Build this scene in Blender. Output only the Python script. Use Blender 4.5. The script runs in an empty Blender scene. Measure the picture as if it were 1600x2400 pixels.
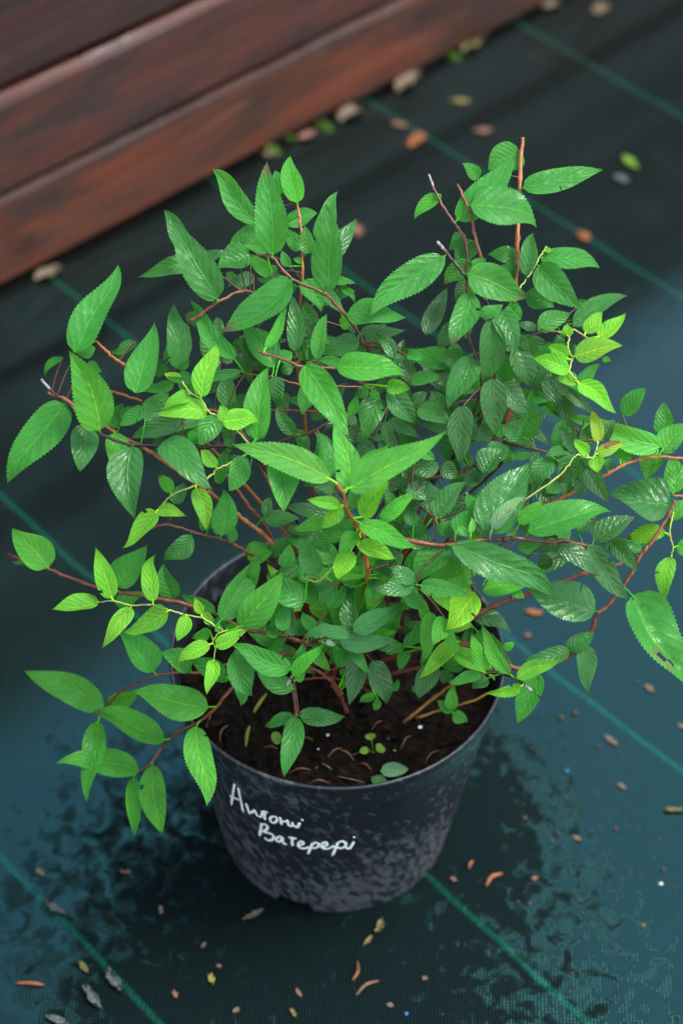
import bpy, bmesh, math, random
import numpy as np
from mathutils import Vector

# ------------------------------------------------------------------ camera, sky, sun, exposure
scene = bpy.context.scene
col = scene.collection
FPX, PITCH, ROLL = 4694.24, 0.8004885, 0.0188035
CAM = np.array([0.00098, -0.88606, 1.24273])
_cp, _sp, _c, _s = math.cos(PITCH), math.sin(PITCH), math.cos(ROLL), math.sin(ROLL)
FW = np.array([0, _cp, -_sp]); _rt = np.array([1., 0, 0]); _up = np.array([0, _sp, _cp])
RT = _c * _rt + _s * _up
UP = -_s * _rt + _c * _up
cam = bpy.data.cameras.new('camera')
cam_ob = bpy.data.objects.new('camera', cam); col.objects.link(cam_ob)
from mathutils import Matrix
cam_ob.matrix_world = Matrix(((RT[0], UP[0], -FW[0], CAM[0]), (RT[1], UP[1], -FW[1], CAM[1]),
                              (RT[2], UP[2], -FW[2], CAM[2]), (0, 0, 0, 1)))
cam.sensor_fit = 'VERTICAL'; cam.sensor_height = 36.0; cam.sensor_width = 24.0
cam.lens = FPX / 2400 * 36.0
cam.clip_start = 0.05; cam.clip_end = 200
cam.dof.use_dof = True; cam.dof.focus_distance = 1.235; cam.dof.aperture_fstop = 4.4
cam.dof.aperture_blades = 9
scene.camera = cam_ob

SUN_EL, SUN_AZ = math.radians(62), math.radians(85)      # azimuth from +Y towards +X
w = bpy.data.worlds.new('World'); scene.world = w; w.use_nodes = True
nt = w.node_tree; nt.nodes.clear()
sky = nt.nodes.new('ShaderNodeTexSky'); sky.sky_type = 'NISHITA'; sky.sun_disc = False
sky.sun_elevation = SUN_EL; sky.sun_rotation = SUN_AZ
sky.air_density = 1.3; sky.dust_density = 1.2; sky.ozone_density = 1.0
hs = nt.nodes.new('ShaderNodeHueSaturation'); hs.inputs['Saturation'].default_value = 0.55
bg = nt.nodes.new('ShaderNodeBackground'); bg.inputs['Strength'].default_value = 0.13
out = nt.nodes.new('ShaderNodeOutputWorld')
nt.links.new(sky.outputs[0], hs.inputs['Color']); nt.links.new(hs.outputs[0], bg.inputs['Color'])
nt.links.new(bg.outputs[0], out.inputs['Surface'])
sl = bpy.data.lights.new('sun', 'SUN'); sl.energy = 1.5; sl.angle = math.radians(24); sl.color = (1.0, 0.95, 0.86)
sun = bpy.data.objects.new('sun', sl); col.objects.link(sun)
sd = Vector((math.sin(SUN_AZ) * math.cos(SUN_EL), math.cos(SUN_AZ) * math.cos(SUN_EL), math.sin(SUN_EL)))
sun.rotation_euler = sd.to_track_quat('Z', 'Y').to_euler(); sun.location = (1, 1, 3)
scene.view_settings.view_transform = 'Standard'; scene.view_settings.look = 'None'
scene.view_settings.exposure = 1.70; scene.view_settings.gamma = 1.0
scene.view_settings.use_curve_mapping = False

# ------------------------------------------------------------------ helpers
random.seed(7); rng = np.random.default_rng(7)
def ray(x, y): return (x - 800) / FPX * RT - (y - 1200) / FPX * UP + FW
def px(x, y, depth): return CAM + depth * ray(x, y)
def on_plane(x, y, z): d = ray(x, y); return CAM + (z - CAM[2]) / d[2] * d
def view_depth(p): return float(np.dot(np.asarray(p) - CAM, FW))

def new_mat(name):
    m = bpy.data.materials.new(name); m.use_nodes = True
    n = m.node_tree.nodes; n.clear()
    return m, n, m.node_tree.links
def N(n, t, **kw):
    x = n.new(t)
    for k, v in kw.items(): setattr(x, k, v)
    return x
def setin(node, **kw):
    for k, v in kw.items(): node.inputs[k.replace('_', ' ')].default_value = v
def ramp(n, stops, interp='LINEAR'):
    r = n.new('ShaderNodeValToRGB'); r.color_ramp.interpolation = interp
    e = r.color_ramp.elements
    while len(e) < len(stops): e.new(0.5)
    for k, (p, c) in zip(e, stops): k.position = p; k.color = c if len(c) == 4 else (*c, 1)
    return r
def math_node(n, op, a=None, b=None, links=None, clamp=False):
    m = n.new('ShaderNodeMath'); m.operation = op; m.use_clamp = clamp
    for i, v in enumerate((a, b)):
        if v is None: continue
        if isinstance(v, (int, float)): m.inputs[i].default_value = v
        else: links.new(v, m.inputs[i])
    return m.outputs[0]
def mixc(n, L, fac, a, b, blend='MIX'):
    m = n.new('ShaderNodeMix'); m.data_type = 'RGBA'; m.blend_type = blend
    for idx, v in ((0, fac), (6, a), (7, b)):
        if isinstance(v, (int, float)): m.inputs[idx].default_value = v
        elif isinstance(v, tuple): m.inputs[idx].default_value = (*v, 1) if len(v) == 3 else v
        else: L.new(v, m.inputs[idx])
    return m.outputs[2]

def mesh_obj(name, verts, faces, mats=(), parent=None, smooth=False, midx=None):
    me = bpy.data.meshes.new(name)
    me.from_pydata([tuple(map(float, v)) for v in verts], [], [tuple(map(int, f)) for f in faces])
    for m in mats: me.materials.append(m)
    if smooth: me.polygons.foreach_set('use_smooth', [True] * len(me.polygons))
    if midx is not None: me.polygons.foreach_set('material_index', list(map(int, midx)))
    me.update()
    o = bpy.data.objects.new(name, me); col.objects.link(o)
    if parent: o.parent = parent
    return o
def tag(o, label=None, cat=None, group=None, kind=None):
    if label: o['label'] = label
    if cat: o['category'] = cat
    if group: o['group'] = group
    if kind: o['kind'] = kind
    return o
def empty(name, loc=(0, 0, 0)):
    o = bpy.data.objects.new(name, None); col.objects.link(o); o.location = loc; o.empty_display_size = 0.02
    return o
def rehome(o, parent):
    """parent keeping world geometry for a parent that is only translated"""
    o.parent = parent; o.location = -Vector(parent.location)
    return o
def smooth_path(pts, per=6):
    pts = [np.asarray(p, float) for p in pts]
    if len(pts) < 3:
        return [pts[0] + (pts[-1] - pts[0]) * k / per for k in range(per + 1)]
    P = [2 * pts[0] - pts[1]] + pts + [2 * pts[-1] - pts[-2]]
    o = []
    for i in range(1, len(P) - 2):
        for k in range(per):
            t = k / per; a, b, c, d = P[i - 1], P[i], P[i + 1], P[i + 2]
            o.append(.5 * ((2 * b) + (-a + c) * t + (2 * a - 5 * b + 4 * c - d) * t * t + (-a + 3 * b - 3 * c + d) * t ** 3))
    o.append(pts[-1]); return o
def tube(path, radii, sides=7, cap0=False, cap1=False):
    V, F = [], []; n = len(path); prev = None
    for i, p in enumerate(path):
        t = path[min(i + 1, n - 1)] - path[max(i - 1, 0)]; t = t / (np.linalg.norm(t) + 1e-12)
        if prev is None:
            a = np.cross(t, [0.3, 0.2, 1.0])
            if np.linalg.norm(a) < 1e-4: a = np.cross(t, [1., 0, 0])
        else: a = prev - t * np.dot(prev, t)
        a /= np.linalg.norm(a) + 1e-12; prev = a; b = np.cross(t, a)
        for k in range(sides):
            g = 2 * math.pi * k / sides
            V.append(p + radii[i] * (math.cos(g) * a + math.sin(g) * b))
    for i in range(n - 1):
        for k in range(sides):
            k2 = (k + 1) % sides
            F.append((i * sides + k, i * sides + k2, (i + 1) * sides + k2, (i + 1) * sides + k))
    c0 = c1 = None
    if cap0: c0 = len(F); F.append(tuple(range(sides - 1, -1, -1)))
    if cap1: c1 = len(F); F.append(tuple((n - 1) * sides + k for k in range(sides)))
    return V, F, c0, c1

# ------------------------------------------------------------------ materials
TH = -0.813297
DV = np.array([math.cos(TH), math.sin(TH), 0]); NV = np.array([-DV[1], DV[0], 0])   # across the wall / along the wall
LINES = [0.8934, 0.6616, 0.4445, 0.2253, 0.0141, -0.2077, -0.43, -0.65, 1.12, 1.34]

def mat_fabric():
    m, n, L = new_mat('wet_weed_fabric')
    o = N(n, 'ShaderNodeOutputMaterial'); b = N(n, 'ShaderNodeBsdfPrincipled'); L.new(b.outputs[0], o.inputs[0])
    geo = N(n, 'ShaderNodeNewGeometry')
    mp = N(n, 'ShaderNodeMapping', vector_type='TEXTURE'); mp.inputs['Rotation'].default_value = (0, 0, TH)
    L.new(geo.outputs['Position'], mp.inputs['Vector'])
    sep = N(n, 'ShaderNodeSeparateXYZ'); L.new(mp.outputs[0], sep.inputs[0])   # X along stripes, Y across them
    # wavering of the stripes and of the weave
    nz = N(n, 'ShaderNodeTexNoise'); setin(nz, Scale=7.0, Detail=2.0); L.new(mp.outputs[0], nz.inputs['Vector'])
    wob = math_node(n, 'MULTIPLY', math_node(n, 'SUBTRACT', nz.outputs[0], .5, L), .010, L)
    yy = math_node(n, 'ADD', sep.outputs['Y'], wob, L)
    # tape weave: two directions
    wx = math_node(n, 'SINE', math_node(n, 'MULTIPLY', sep.outputs['X'], 2 * math.pi / .0034, L), None, L)
    wy = math_node(n, 'SINE', math_node(n, 'MULTIPLY', yy, 2 * math.pi / .0034, L), None, L)
    weave = math_node(n, 'MULTIPLY', wx, wy, L)
    # green stripes: narrow bands broken up by the crossing tapes
    smin = None
    for off in LINES:
        d = math_node(n, 'ABSOLUTE', math_node(n, 'SUBTRACT', yy, off, L), None, L)
        smin = d if smin is None else math_node(n, 'MINIMUM', smin, d, L)
    saw = math_node(n, 'MULTIPLY', weave, .0010, L)
    mr = N(n, 'ShaderNodeMapRange'); L.new(math_node(n, 'ADD', smin, saw, L), mr.inputs[0])
    mr.inputs[1].default_value = .0016; mr.inputs[2].default_value = .0031; mr.inputs[3].default_value = 1; mr.inputs[4].default_value = 0
    brk = N(n, 'ShaderNodeTexNoise'); setin(brk, Scale=420.0, Detail=1.0); L.new(mp.outputs[0], brk.inputs['Vector'])
    brr = ramp(n, [(.33, (.25,) * 3), (.6, (1,) * 3)]); L.new(brk.outputs[0], brr.inputs[0])
    stripe = math_node(n, 'MULTIPLY', mr.outputs[0], brr.outputs[0], L)
    # dust on the cloth
    du = N(n, 'ShaderNodeTexNoise'); setin(du, Scale=4.2, Detail=6.0, Roughness=.62); L.new(geo.outputs['Position'], du.inputs['Vector'])
    dur = ramp(n, [(.56, (0, 0, 0)), (.80, (1, 1, 1))]); L.new(du.outputs[0], dur.inputs[0])
    sp3 = N(n, 'ShaderNodeSeparateXYZ'); L.new(geo.outputs['Position'], sp3.inputs[0])
    far = N(n, 'ShaderNodeMapRange'); L.new(sp3.outputs['Y'], far.inputs[0])
    far.inputs[1].default_value = .62; far.inputs[2].default_value = 1.05; far.inputs[3].default_value = .03; far.inputs[4].default_value = 1.0
    dust = math_node(n, 'MULTIPLY', dur.outputs[0], far.outputs[0], L)
    # water film: missing under and in front of the pot, patchy near its edge
    def blob(cx, cy, rx, ry):
        v = N(n, 'ShaderNodeMapping', vector_type='TEXTURE'); v.inputs['Location'].default_value = (cx, cy, 0)
        v.inputs['Scale'].default_value = (rx, ry, 1); L.new(geo.outputs['Position'], v.inputs['Vector'])
        ln = N(n, 'ShaderNodeVectorMath', operation='LENGTH'); L.new(v.outputs[0], ln.inputs[0]); return ln.outputs['Value']
    bl = blob(-.005, -.15, .10, .11)
    bl = math_node(n, 'MINIMUM', bl, blob(.005, -.32, .10, .12), L)
    bl = math_node(n, 'MINIMUM', bl, blob(.085, -.02, .05, .065), L)
    bl = math_node(n, 'MINIMUM', bl, blob(-.13, -.155, .035, .03), L)
    fm = N(n, 'ShaderNodeMapRange'); L.new(bl, fm.inputs[0]); fm.inputs[1].default_value = .70; fm.inputs[2].default_value = 3.2
    fm.inputs[3].default_value = -.42; fm.inputs[4].default_value = .55
    wn = N(n, 'ShaderNodeTexNoise'); setin(wn, Scale=75.0, Detail=3.0, Roughness=.6, Distortion=.6); L.new(mp.outputs[0], wn.inputs['Vector'])
    wl = N(n, 'ShaderNodeTexNoise'); setin(wl, Scale=16.0, Detail=3.0); L.new(mp.outputs[0], wl.inputs['Vector'])
    wsum = math_node(n, 'ADD', math_node(n, 'ADD', fm.outputs[0], math_node(n, 'MULTIPLY', wl.outputs[0], .5, L), L), math_node(n, 'MULTIPLY', wn.outputs[0], 1.7, L), L)
    wet = N(n, 'ShaderNodeMapRange'); L.new(wsum, wet.inputs[0]); wet.inputs[1].default_value = .90; wet.inputs[2].default_value = 1.38
    # colour
    c0 = mixc(n, L, stripe, (.0027, .0033, .0032), (.002, .042, .025))
    c1 = mixc(n, L, math_node(n, 'MULTIPLY', dust, .8, L), c0, (.022, .018, .017))
    gr = N(n, 'ShaderNodeTexNoise'); setin(gr, Scale=900.0, Detail=2.0); L.new(mp.outputs[0], gr.inputs['Vector'])
    wvr = ramp(n, [(.0, (.45,) * 3), (1.0, (1.9,) * 3)]); L.new(math_node(n, 'ADD', math_node(n, 'MULTIPLY', weave, .35, L), gr.outputs[0], L), wvr.inputs[0])
    c2 = mixc(n, L, 1.0, c1, wvr.outputs[0], 'MULTIPLY')
    L.new(c2, b.inputs['Base Color'])
    rr = N(n, 'ShaderNodeMapRange'); L.new(wet.outputs[0], rr.inputs[0]); rr.inputs[3].default_value = .62; rr.inputs[4].default_value = .06
    rd = math_node(n, 'ADD', rr.outputs[0], math_node(n, 'MULTIPLY', dust, .35, L), L, True)
    L.new(rd, b.inputs['Roughness'])
    sl_ = N(n, 'ShaderNodeMapRange'); L.new(wet.outputs[0], sl_.inputs[0]); sl_.inputs[3].default_value = .11; sl_.inputs[4].default_value = .62
    L.new(sl_.outputs[0], b.inputs['Specular IOR Level'])
    b.inputs['Specular Tint'].default_value = (.20, .95, 1.0, 1)
    # relief: weave where dry, gentle ripples where wet
    bw = N(n, 'ShaderNodeBump'); bw.inputs['Distance'].default_value = .0009
    inv = math_node(n, 'SUBTRACT', 1.0, wet.outputs[0], L)
    L.new(math_node(n, 'ADD', math_node(n, 'MULTIPLY', inv, .5, L), .03, L), bw.inputs['Strength']); L.new(weave, bw.inputs['Height'])
    bn = N(n, 'ShaderNodeBump'); bn.inputs['Distance'].default_value = .0012; bn.inputs['Strength'].default_value = .05
    L.new(wn.outputs[0], bn.inputs['Height']); L.new(bw.outputs[0], bn.inputs['Normal'])
    bb = N(n, 'ShaderNodeBump'); bb.inputs['Distance'].default_value = .004; bb.inputs['Strength'].default_value = .06
    L.new(wl.outputs[0], bb.inputs['Height']); L.new(bn.outputs[0], bb.inputs['Normal'])
    L.new(bb.outputs[0], b.inputs['Normal'])
    return m

def mat_wood(seed, base, dark, rough):
    m, n, L = new_mat('stained_plank')
    o = N(n, 'ShaderNodeOutputMaterial'); b = N(n, 'ShaderNodeBsdfPrincipled'); L.new(b.outputs[0], o.inputs[0])
    tc = N(n, 'ShaderNodeTexCoord')
    mp = N(n, 'ShaderNodeMapping'); mp.inputs['Location'].default_value = (seed * 3.1, seed * .7, seed)
    L.new(tc.outputs['Object'], mp.inputs[0])
    def stretch(sx, sy, sz):
        q = N(n, 'ShaderNodeMapping'); q.inputs['Scale'].default_value = (sx, sy, sz); L.new(mp.outputs[0], q.inputs[0]); return q.outputs[0]
    big = N(n, 'ShaderNodeTexNoise'); setin(big, Scale=1.0, Detail=5.0, Roughness=.6, Distortion=.8); L.new(stretch(4.5, 8, 26), big.inputs[0])
    br = ramp(n, [(.40, dark), (.58, base)]); L.new(big.outputs[0], br.inputs[0])
    gr = N(n, 'ShaderNodeTexNoise'); setin(gr, Scale=1.0, Detail=4.0, Roughness=.7); L.new(stretch(9, 60, 330), gr.inputs[0])
    grr = ramp(n, [(.3, (.55,) * 3), (.7, (1.25,) * 3)]); L.new(gr.outputs[0], grr.inputs[0])
    c = mixc(n, L, .8, br.outputs[0], grr.outputs[0], 'MULTIPLY')
    # pale worn streaks
    wr = N(n, 'ShaderNodeTexNoise'); setin(wr, Scale=1.0, Detail=6.0, Roughness=.7); L.new(stretch(10, 30, 60), wr.inputs[0])
    wrr = ramp(n, [(.63, (0, 0, 0)), (.76, (1, 1, 1))]); L.new(wr.outputs[0], wrr.inputs[0])
    c = mixc(n, L, math_node(n, 'MULTIPLY', wrr.outputs[0], .5, L), c, (.24, .15, .13))
    # knots
    vo = N(n, 'ShaderNodeTexVoronoi'); setin(vo, Scale=1.0); L.new(stretch(3.2, 3, 9), vo.inputs[0])
    kr = ramp(n, [(.05, (1, 1, 1)), (.16, (0, 0, 0))]); L.new(vo.outputs['Distance'], kr.inputs[0])
    c = mixc(n, L, math_node(n, 'MULTIPLY', kr.outputs[0], .75, L), c, (.018, .010, .008))
    L.new(c, b.inputs['Base Color'])
    rz = ramp(n, [(.38, (rough - .20,) * 3), (.60, (rough + .15,) * 3)]); L.new(big.outputs[0], rz.inputs[0]); L.new(rz.outputs[0], b.inputs['Roughness'])
    b.inputs['Specular IOR Level'].default_value = .36
    bu = N(n, 'ShaderNodeBump'); setin(bu, Strength=.9, Distance=.002); L.new(gr.outputs[0], bu.inputs['Height']); L.new(bu.outputs[0], b.inputs['Normal'])
    return m

def mat_pot():
    m, n, L = new_mat('scuffed_black_plastic')
    o = N(n, 'ShaderNodeOutputMaterial'); b = N(n, 'ShaderNodeBsdfPrincipled'); L.new(b.outputs[0], o.inputs[0])
    tc = N(n, 'ShaderNodeTexCoord')
    geo = N(n, 'ShaderNodeNewGeometry')
    # unroll the wall: angle and height
    sp = N(n, 'ShaderNodeSeparateXYZ'); L.new(tc.outputs['Object'], sp.inputs[0])
    ang = math_node(n, 'ARCTAN2', sp.outputs['Y'], sp.outputs['X'], L)
    u = math_node(n, 'MULTIPLY', ang, .10, L)
    sk = math_node(n, 'ADD', u, math_node(n, 'MULTIPLY', sp.outputs['Z'], .35, L), L)
    cb = N(n, 'ShaderNodeCombineXYZ'); L.new(sk, cb.inputs[0]); L.new(math_node(n, 'MULTIPLY', sp.outputs['Z'], .55, L), cb.inputs[1])
    n1 = N(n, 'ShaderNodeTexNoise'); setin(n1, Scale=165.0, Detail=3.5, Roughness=.55, Distortion=.4); L.new(cb.outputs[0], n1.inputs[0])
    n2 = N(n, 'ShaderNodeTexNoise'); setin(n2, Scale=17.0, Detail=2.0); L.new(cb.outputs[0], n2.inputs[0])
    # residue is heavier low down and just below the lip
    lo = N(n, 'ShaderNodeMapRange'); L.new(sp.outputs['Z'], lo.inputs[0]); lo.inputs[1].default_value = .02; lo.inputs[2].default_value = .13
    lo.inputs[3].default_value = .12; lo.inputs[4].default_value = -.03
    s = math_node(n, 'ADD', math_node(n, 'ADD', n1.outputs[0], math_node(n, 'MULTIPLY', n2.outputs[0], .5, L), L), lo.outputs[0], L)
    r1 = ramp(n, [(.76, (0, 0, 0)), (.95, (1, 1, 1))]); L.new(s, r1.inputs[0])
    c = mixc(n, L, math_node(n, 'MULTIPLY', r1.outputs[0], .38, L), (.012, .015, .020), (.15, .16, .18))
    L.new(c, b.inputs['Base Color'])
    rr = ramp(n, [(0, (.34,) * 3), (1, (.55,) * 3)]); L.new(r1.outputs[0], rr.inputs[0]); L.new(rr.outputs[0], b.inputs['Roughness'])
    b.inputs['Specular IOR Level'].default_value = .42
    fi = N(n, 'ShaderNodeTexNoise'); setin(fi, Scale=500.0, Detail=2.0); L.new(tc.outputs['Object'], fi.inputs[0])
    bu = N(n, 'ShaderNodeBump'); setin(bu, Strength=.12, Distance=.0006); L.new(fi.outputs[0], bu.inputs['Height']); L.new(bu.outputs[0], b.inputs['Normal'])
    return m

def mat_soil():
    m, n, L = new_mat('dark_potting_soil')
    o = N(n, 'ShaderNodeOutputMaterial'); b = N(n, 'ShaderNodeBsdfPrincipled'); L.new(b.outputs[0], o.inputs[0])
    tc = N(n, 'ShaderNodeTexCoord')
    a = N(n, 'ShaderNodeTexNoise'); setin(a, Scale=160.0, Detail=6.0, Roughness=.7); L.new(tc.outputs['Object'], a.inputs[0])
    r = ramp(n, [(.38, (.003, .0018, .0010)), (.56, (.012, .0065, .0035)), (.70, (.036, .019, .010)), (.80, (.11, .07, .045))]); L.new(a.outputs[0], r.inputs[0])
    L.new(r.outputs[0], b.inputs['Base Color'])
    b.inputs['Roughness'].default_value = .65; b.inputs['Specular IOR Level'].default_value = .12
    bu = N(n, 'ShaderNodeBump'); setin(bu, Strength=1.0, Distance=.006); L.new(a.outputs[0], bu.inputs['Height']); L.new(bu.outputs[0], b.inputs['Normal'])
    return m

def mat_leaf():
    m, n, L = new_mat('leaf')
    o = N(n, 'ShaderNodeOutputMaterial'); b = N(n, 'ShaderNodeBsdfPrincipled')
    at = N(n, 'ShaderNodeAttribute', attribute_name='tint'); tint = at.outputs['Color']; wetA = at.outputs['Alpha']
    uv = N(n, 'ShaderNodeUVMap', uv_map='UVMap'); sp = N(n, 'ShaderNodeSeparateXYZ'); L.new(uv.outputs[0], sp.inputs[0])
    uu = sp.outputs['X']; vv = math_node(n, 'ABSOLUTE', math_node(n, 'MULTIPLY', math_node(n, 'SUBTRACT', sp.outputs['Y'], .5, L), 2, L), None, L)
    tc = N(n, 'ShaderNodeTexCoord')
    dn = N(n, 'ShaderNodeTexNoise'); setin(dn, Scale=90.0, Detail=3.0); L.new(tc.outputs['Object'], dn.inputs[0])
    # side veins sweep forward from the midrib
    ph = math_node(n, 'ADD', math_node(n, 'SUBTRACT', math_node(n, 'ADD', math_node(n, 'MULTIPLY', uu, 7.0, L), math_node(n, 'MULTIPLY', sp.outputs['Y'], .45, L), L), math_node(n, 'MULTIPLY', vv, 2.0, L), L),
                   math_node(n, 'MULTIPLY', dn.outputs[0], .5, L), L)
    fr = math_node(n, 'PINGPONG', ph, .5, L)
    vein = N(n, 'ShaderNodeMapRange'); L.new(fr, vein.inputs[0]); vein.inputs[1].default_value = .0; vein.inputs[2].default_value = .10
    vein.inputs[3].default_value = 1; vein.inputs[4].default_value = 0
    rib = N(n, 'ShaderNodeMapRange'); L.new(vv, rib.inputs[0]); rib.inputs[1].default_value = .025; rib.inputs[2].default_value = .08
    rib.inputs[3].default_value = 1; rib.inputs[4].default_value = 0
    cell = N(n, 'ShaderNodeTexVoronoi', feature='DISTANCE_TO_EDGE'); setin(cell, Scale=620.0); L.new(tc.outputs['Object'], cell.inputs[0])
    big = N(n, 'ShaderNodeTexNoise'); setin(big, Scale=55.0, Detail=4.0, Roughness=.6); L.new(tc.outputs['Object'], big.inputs[0])
    bv = ramp(n, [(.3, (.70, .74, .78)), (.7, (1.25, 1.2, 1.1))]); L.new(big.outputs[0], bv.inputs[0])
    c = mixc(n, L, 1.0, tint, bv.outputs[0], 'MULTIPLY')
    c = mixc(n, L, math_node(n, 'MULTIPLY', vein.outputs[0], .62, L), c, mixc(n, L, 1.0, c, (.62, .62, .5), 'MULTIPLY'))
    c = mixc(n, L, math_node(n, 'MULTIPLY', rib.outputs[0], .75, L), c, mixc(n, L, 1.0, c, (3.2, 1.8, 1.0), 'MULTIPLY'))
    spk = N(n, 'ShaderNodeTexNoise'); setin(spk, Scale=170.0, Detail=2.0); L.new(tc.outputs['Object'], spk.inputs[0])
    spr = ramp(n, [(.70, (0, 0, 0)), (.76, (1, 1, 1))]); L.new(spk.outputs[0], spr.inputs[0])
    c = mixc(n, L, math_node(n, 'MULTIPLY', spr.outputs[0], .45, L), c, (.05, .045, .012))
    # underside is paler and duller
    geo = N(n, 'ShaderNodeNewGeometry')
    c = mixc(n, L, math_node(n, 'MULTIPLY', geo.outputs['Backfacing'], .35, L), c, (.10, .22, .09))
    L.new(c, b.inputs['Base Color'])
    # height: quilted between veins
    h = math_node(n, 'SUBTRACT', math_node(n, 'MULTIPLY', math_node(n, 'SQRT', fr, None, L), .9, L), math_node(n, 'MULTIPLY', rib.outputs[0], .6, L), L)
    h = math_node(n, 'ADD', h, math_node(n, 'MULTIPLY', cell.outputs[0], .22, L), L)
    rug = N(n, 'ShaderNodeTexNoise'); setin(rug, Scale=330.0, Detail=3.0, Roughness=.6); L.new(tc.outputs['Object'], rug.inputs[0])
    h = math_node(n, 'ADD', math_node(n, 'MULTIPLY', h, math_node(n, 'ADD', big.outputs[0], .15, L), L), math_node(n, 'MULTIPLY', rug.outputs[0], .75, L), L)
    bu = N(n, 'ShaderNodeBump'); setin(bu, Strength=.85, Distance=.0009); L.new(h, bu.inputs['Height'])
    L.new(bu.outputs[0], b.inputs['Normal'])
    # a film of water covers parts of the leaf: soft sheen there, dull elsewhere
    ws = N(n, 'ShaderNodeMapRange', interpolation_type='SMOOTHSTEP')
    L.new(math_node(n, 'ADD', math_node(n, 'MULTIPLY', wetA, .45, L), big.outputs[0], L), ws.inputs[0])
    ws.inputs[1].default_value = .68; ws.inputs[2].default_value = 1.0
    ro = N(n, 'ShaderNodeMapRange'); L.new(ws.outputs[0], ro.inputs[0]); ro.inputs[3].default_value = .50; ro.inputs[4].default_value = .13
    sq = N(n, 'ShaderNodeMapRange'); L.new(ws.outputs[0], sq.inputs[0]); sq.inputs[3].default_value = .13; sq.inputs[4].default_value = .52
    L.new(ro.outputs[0], b.inputs['Roughness']); L.new(sq.outputs[0], b.inputs['Specular IOR Level'])
    tr = N(n, 'ShaderNodeBsdfTranslucent'); L.new(mixc(n, L, 1.0, c, (1.9, 1.35, .35), 'MULTIPLY'), tr.inputs[0]); L.new(bu.outputs[0], tr.inputs['Normal'])
    mx = N(n, 'ShaderNodeMixShader'); mx.inputs[0].default_value = .40
    L.new(b.outputs[0], mx.inputs[1]); L.new(tr.outputs[0], mx.inputs[2]); L.new(mx.outputs[0], o.inputs[0])
    return m

def mat_plain(name, c1, c2, rough=.5, scale=120.0, spec=.4, bump=.3):
    m, n, L = new_mat(name)
    o = N(n, 'ShaderNodeOutputMaterial'); b = N(n, 'ShaderNodeBsdfPrincipled'); L.new(b.outputs[0], o.inputs[0])
    tc = N(n, 'ShaderNodeTexCoord')
    a = N(n, 'ShaderNodeTexNoise'); setin(a, Scale=scale, Detail=4.0, Roughness=.6); L.new(tc.outputs['Object'], a.inputs[0])
    r = ramp(n, [(.35, c1), (.65, c2)]); L.new(a.outputs[0], r.inputs[0]); L.new(r.outputs[0], b.inputs['Base Color'])
    b.inputs['Roughness'].default_value = rough; b.inputs['Specular IOR Level'].default_value = spec
    bu = N(n, 'ShaderNodeBump'); setin(bu, Strength=bump, Distance=.0006); L.new(a.outputs[0], bu.inputs['Height']); L.new(bu.outputs[0], b.inputs['Normal'])
    return m
def mat_water():
    m, n, L = new_mat('water_bead')
    o = N(n, 'ShaderNodeOutputMaterial'); b = N(n, 'ShaderNodeBsdfPrincipled'); L.new(b.outputs[0], o.inputs[0])
    setin(b, Roughness=.02, IOR=1.33); b.inputs['Transmission Weight'].default_value = 1.0
    b.inputs['Base Color'].default_value = (.97, 1, .98, 1)
    return m

M_FAB = mat_fabric(); M_POT = mat_pot(); M_SOIL = mat_soil(); M_LEAF = mat_leaf(); M_WATER = mat_water()
STEMM = {
    'r': mat_plain('red_brown_bark', (.085, .022, .012), (.20, .055, .026), .42, 260, .45),
    'o': mat_plain('orange_bark', (.20, .060, .014), (.36, .115, .024), .42, 260, .45),
    'k': mat_plain('dark_wet_bark', (.016, .008, .007), (.055, .020, .014), .3, 260, .5),
    'g': mat_plain('young_green_stem', (.24, .30, .05), (.36, .42, .10), .45, 200, .45),
    'n': mat_plain('thin_brown_twig', (.06, .022, .014), (.13, .045, .022), .42, 260, .45),
    'h': mat_plain('golden_bark', (.16, .075, .010), (.30, .16, .018), .4, 200, .45),
}
M_CUT = mat_plain('pale_cut_wood', (.45, .36, .26), (.65, .56, .44), .6, 900)
M_GREYTIP = mat_plain('dry_grey_bark', (.16, .13, .13), (.34, .29, .28), .6, 400)
M_INK = mat_plain('white_paint_marker', (.86, .90, .90), (.93, .95, .95), .5, 200, .3, .05)

# ------------------------------------------------------------------ ground
G = 30.0
ground = mesh_obj('ground', [(-G, -G, 0), (G, -G, 0), (G, G, 0), (-G, G, 0)], [(0, 1, 2, 3)], [M_FAB])
tag(ground, 'black woven weed-control fabric with green stripes, wet ground', None, None, 'structure')

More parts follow.
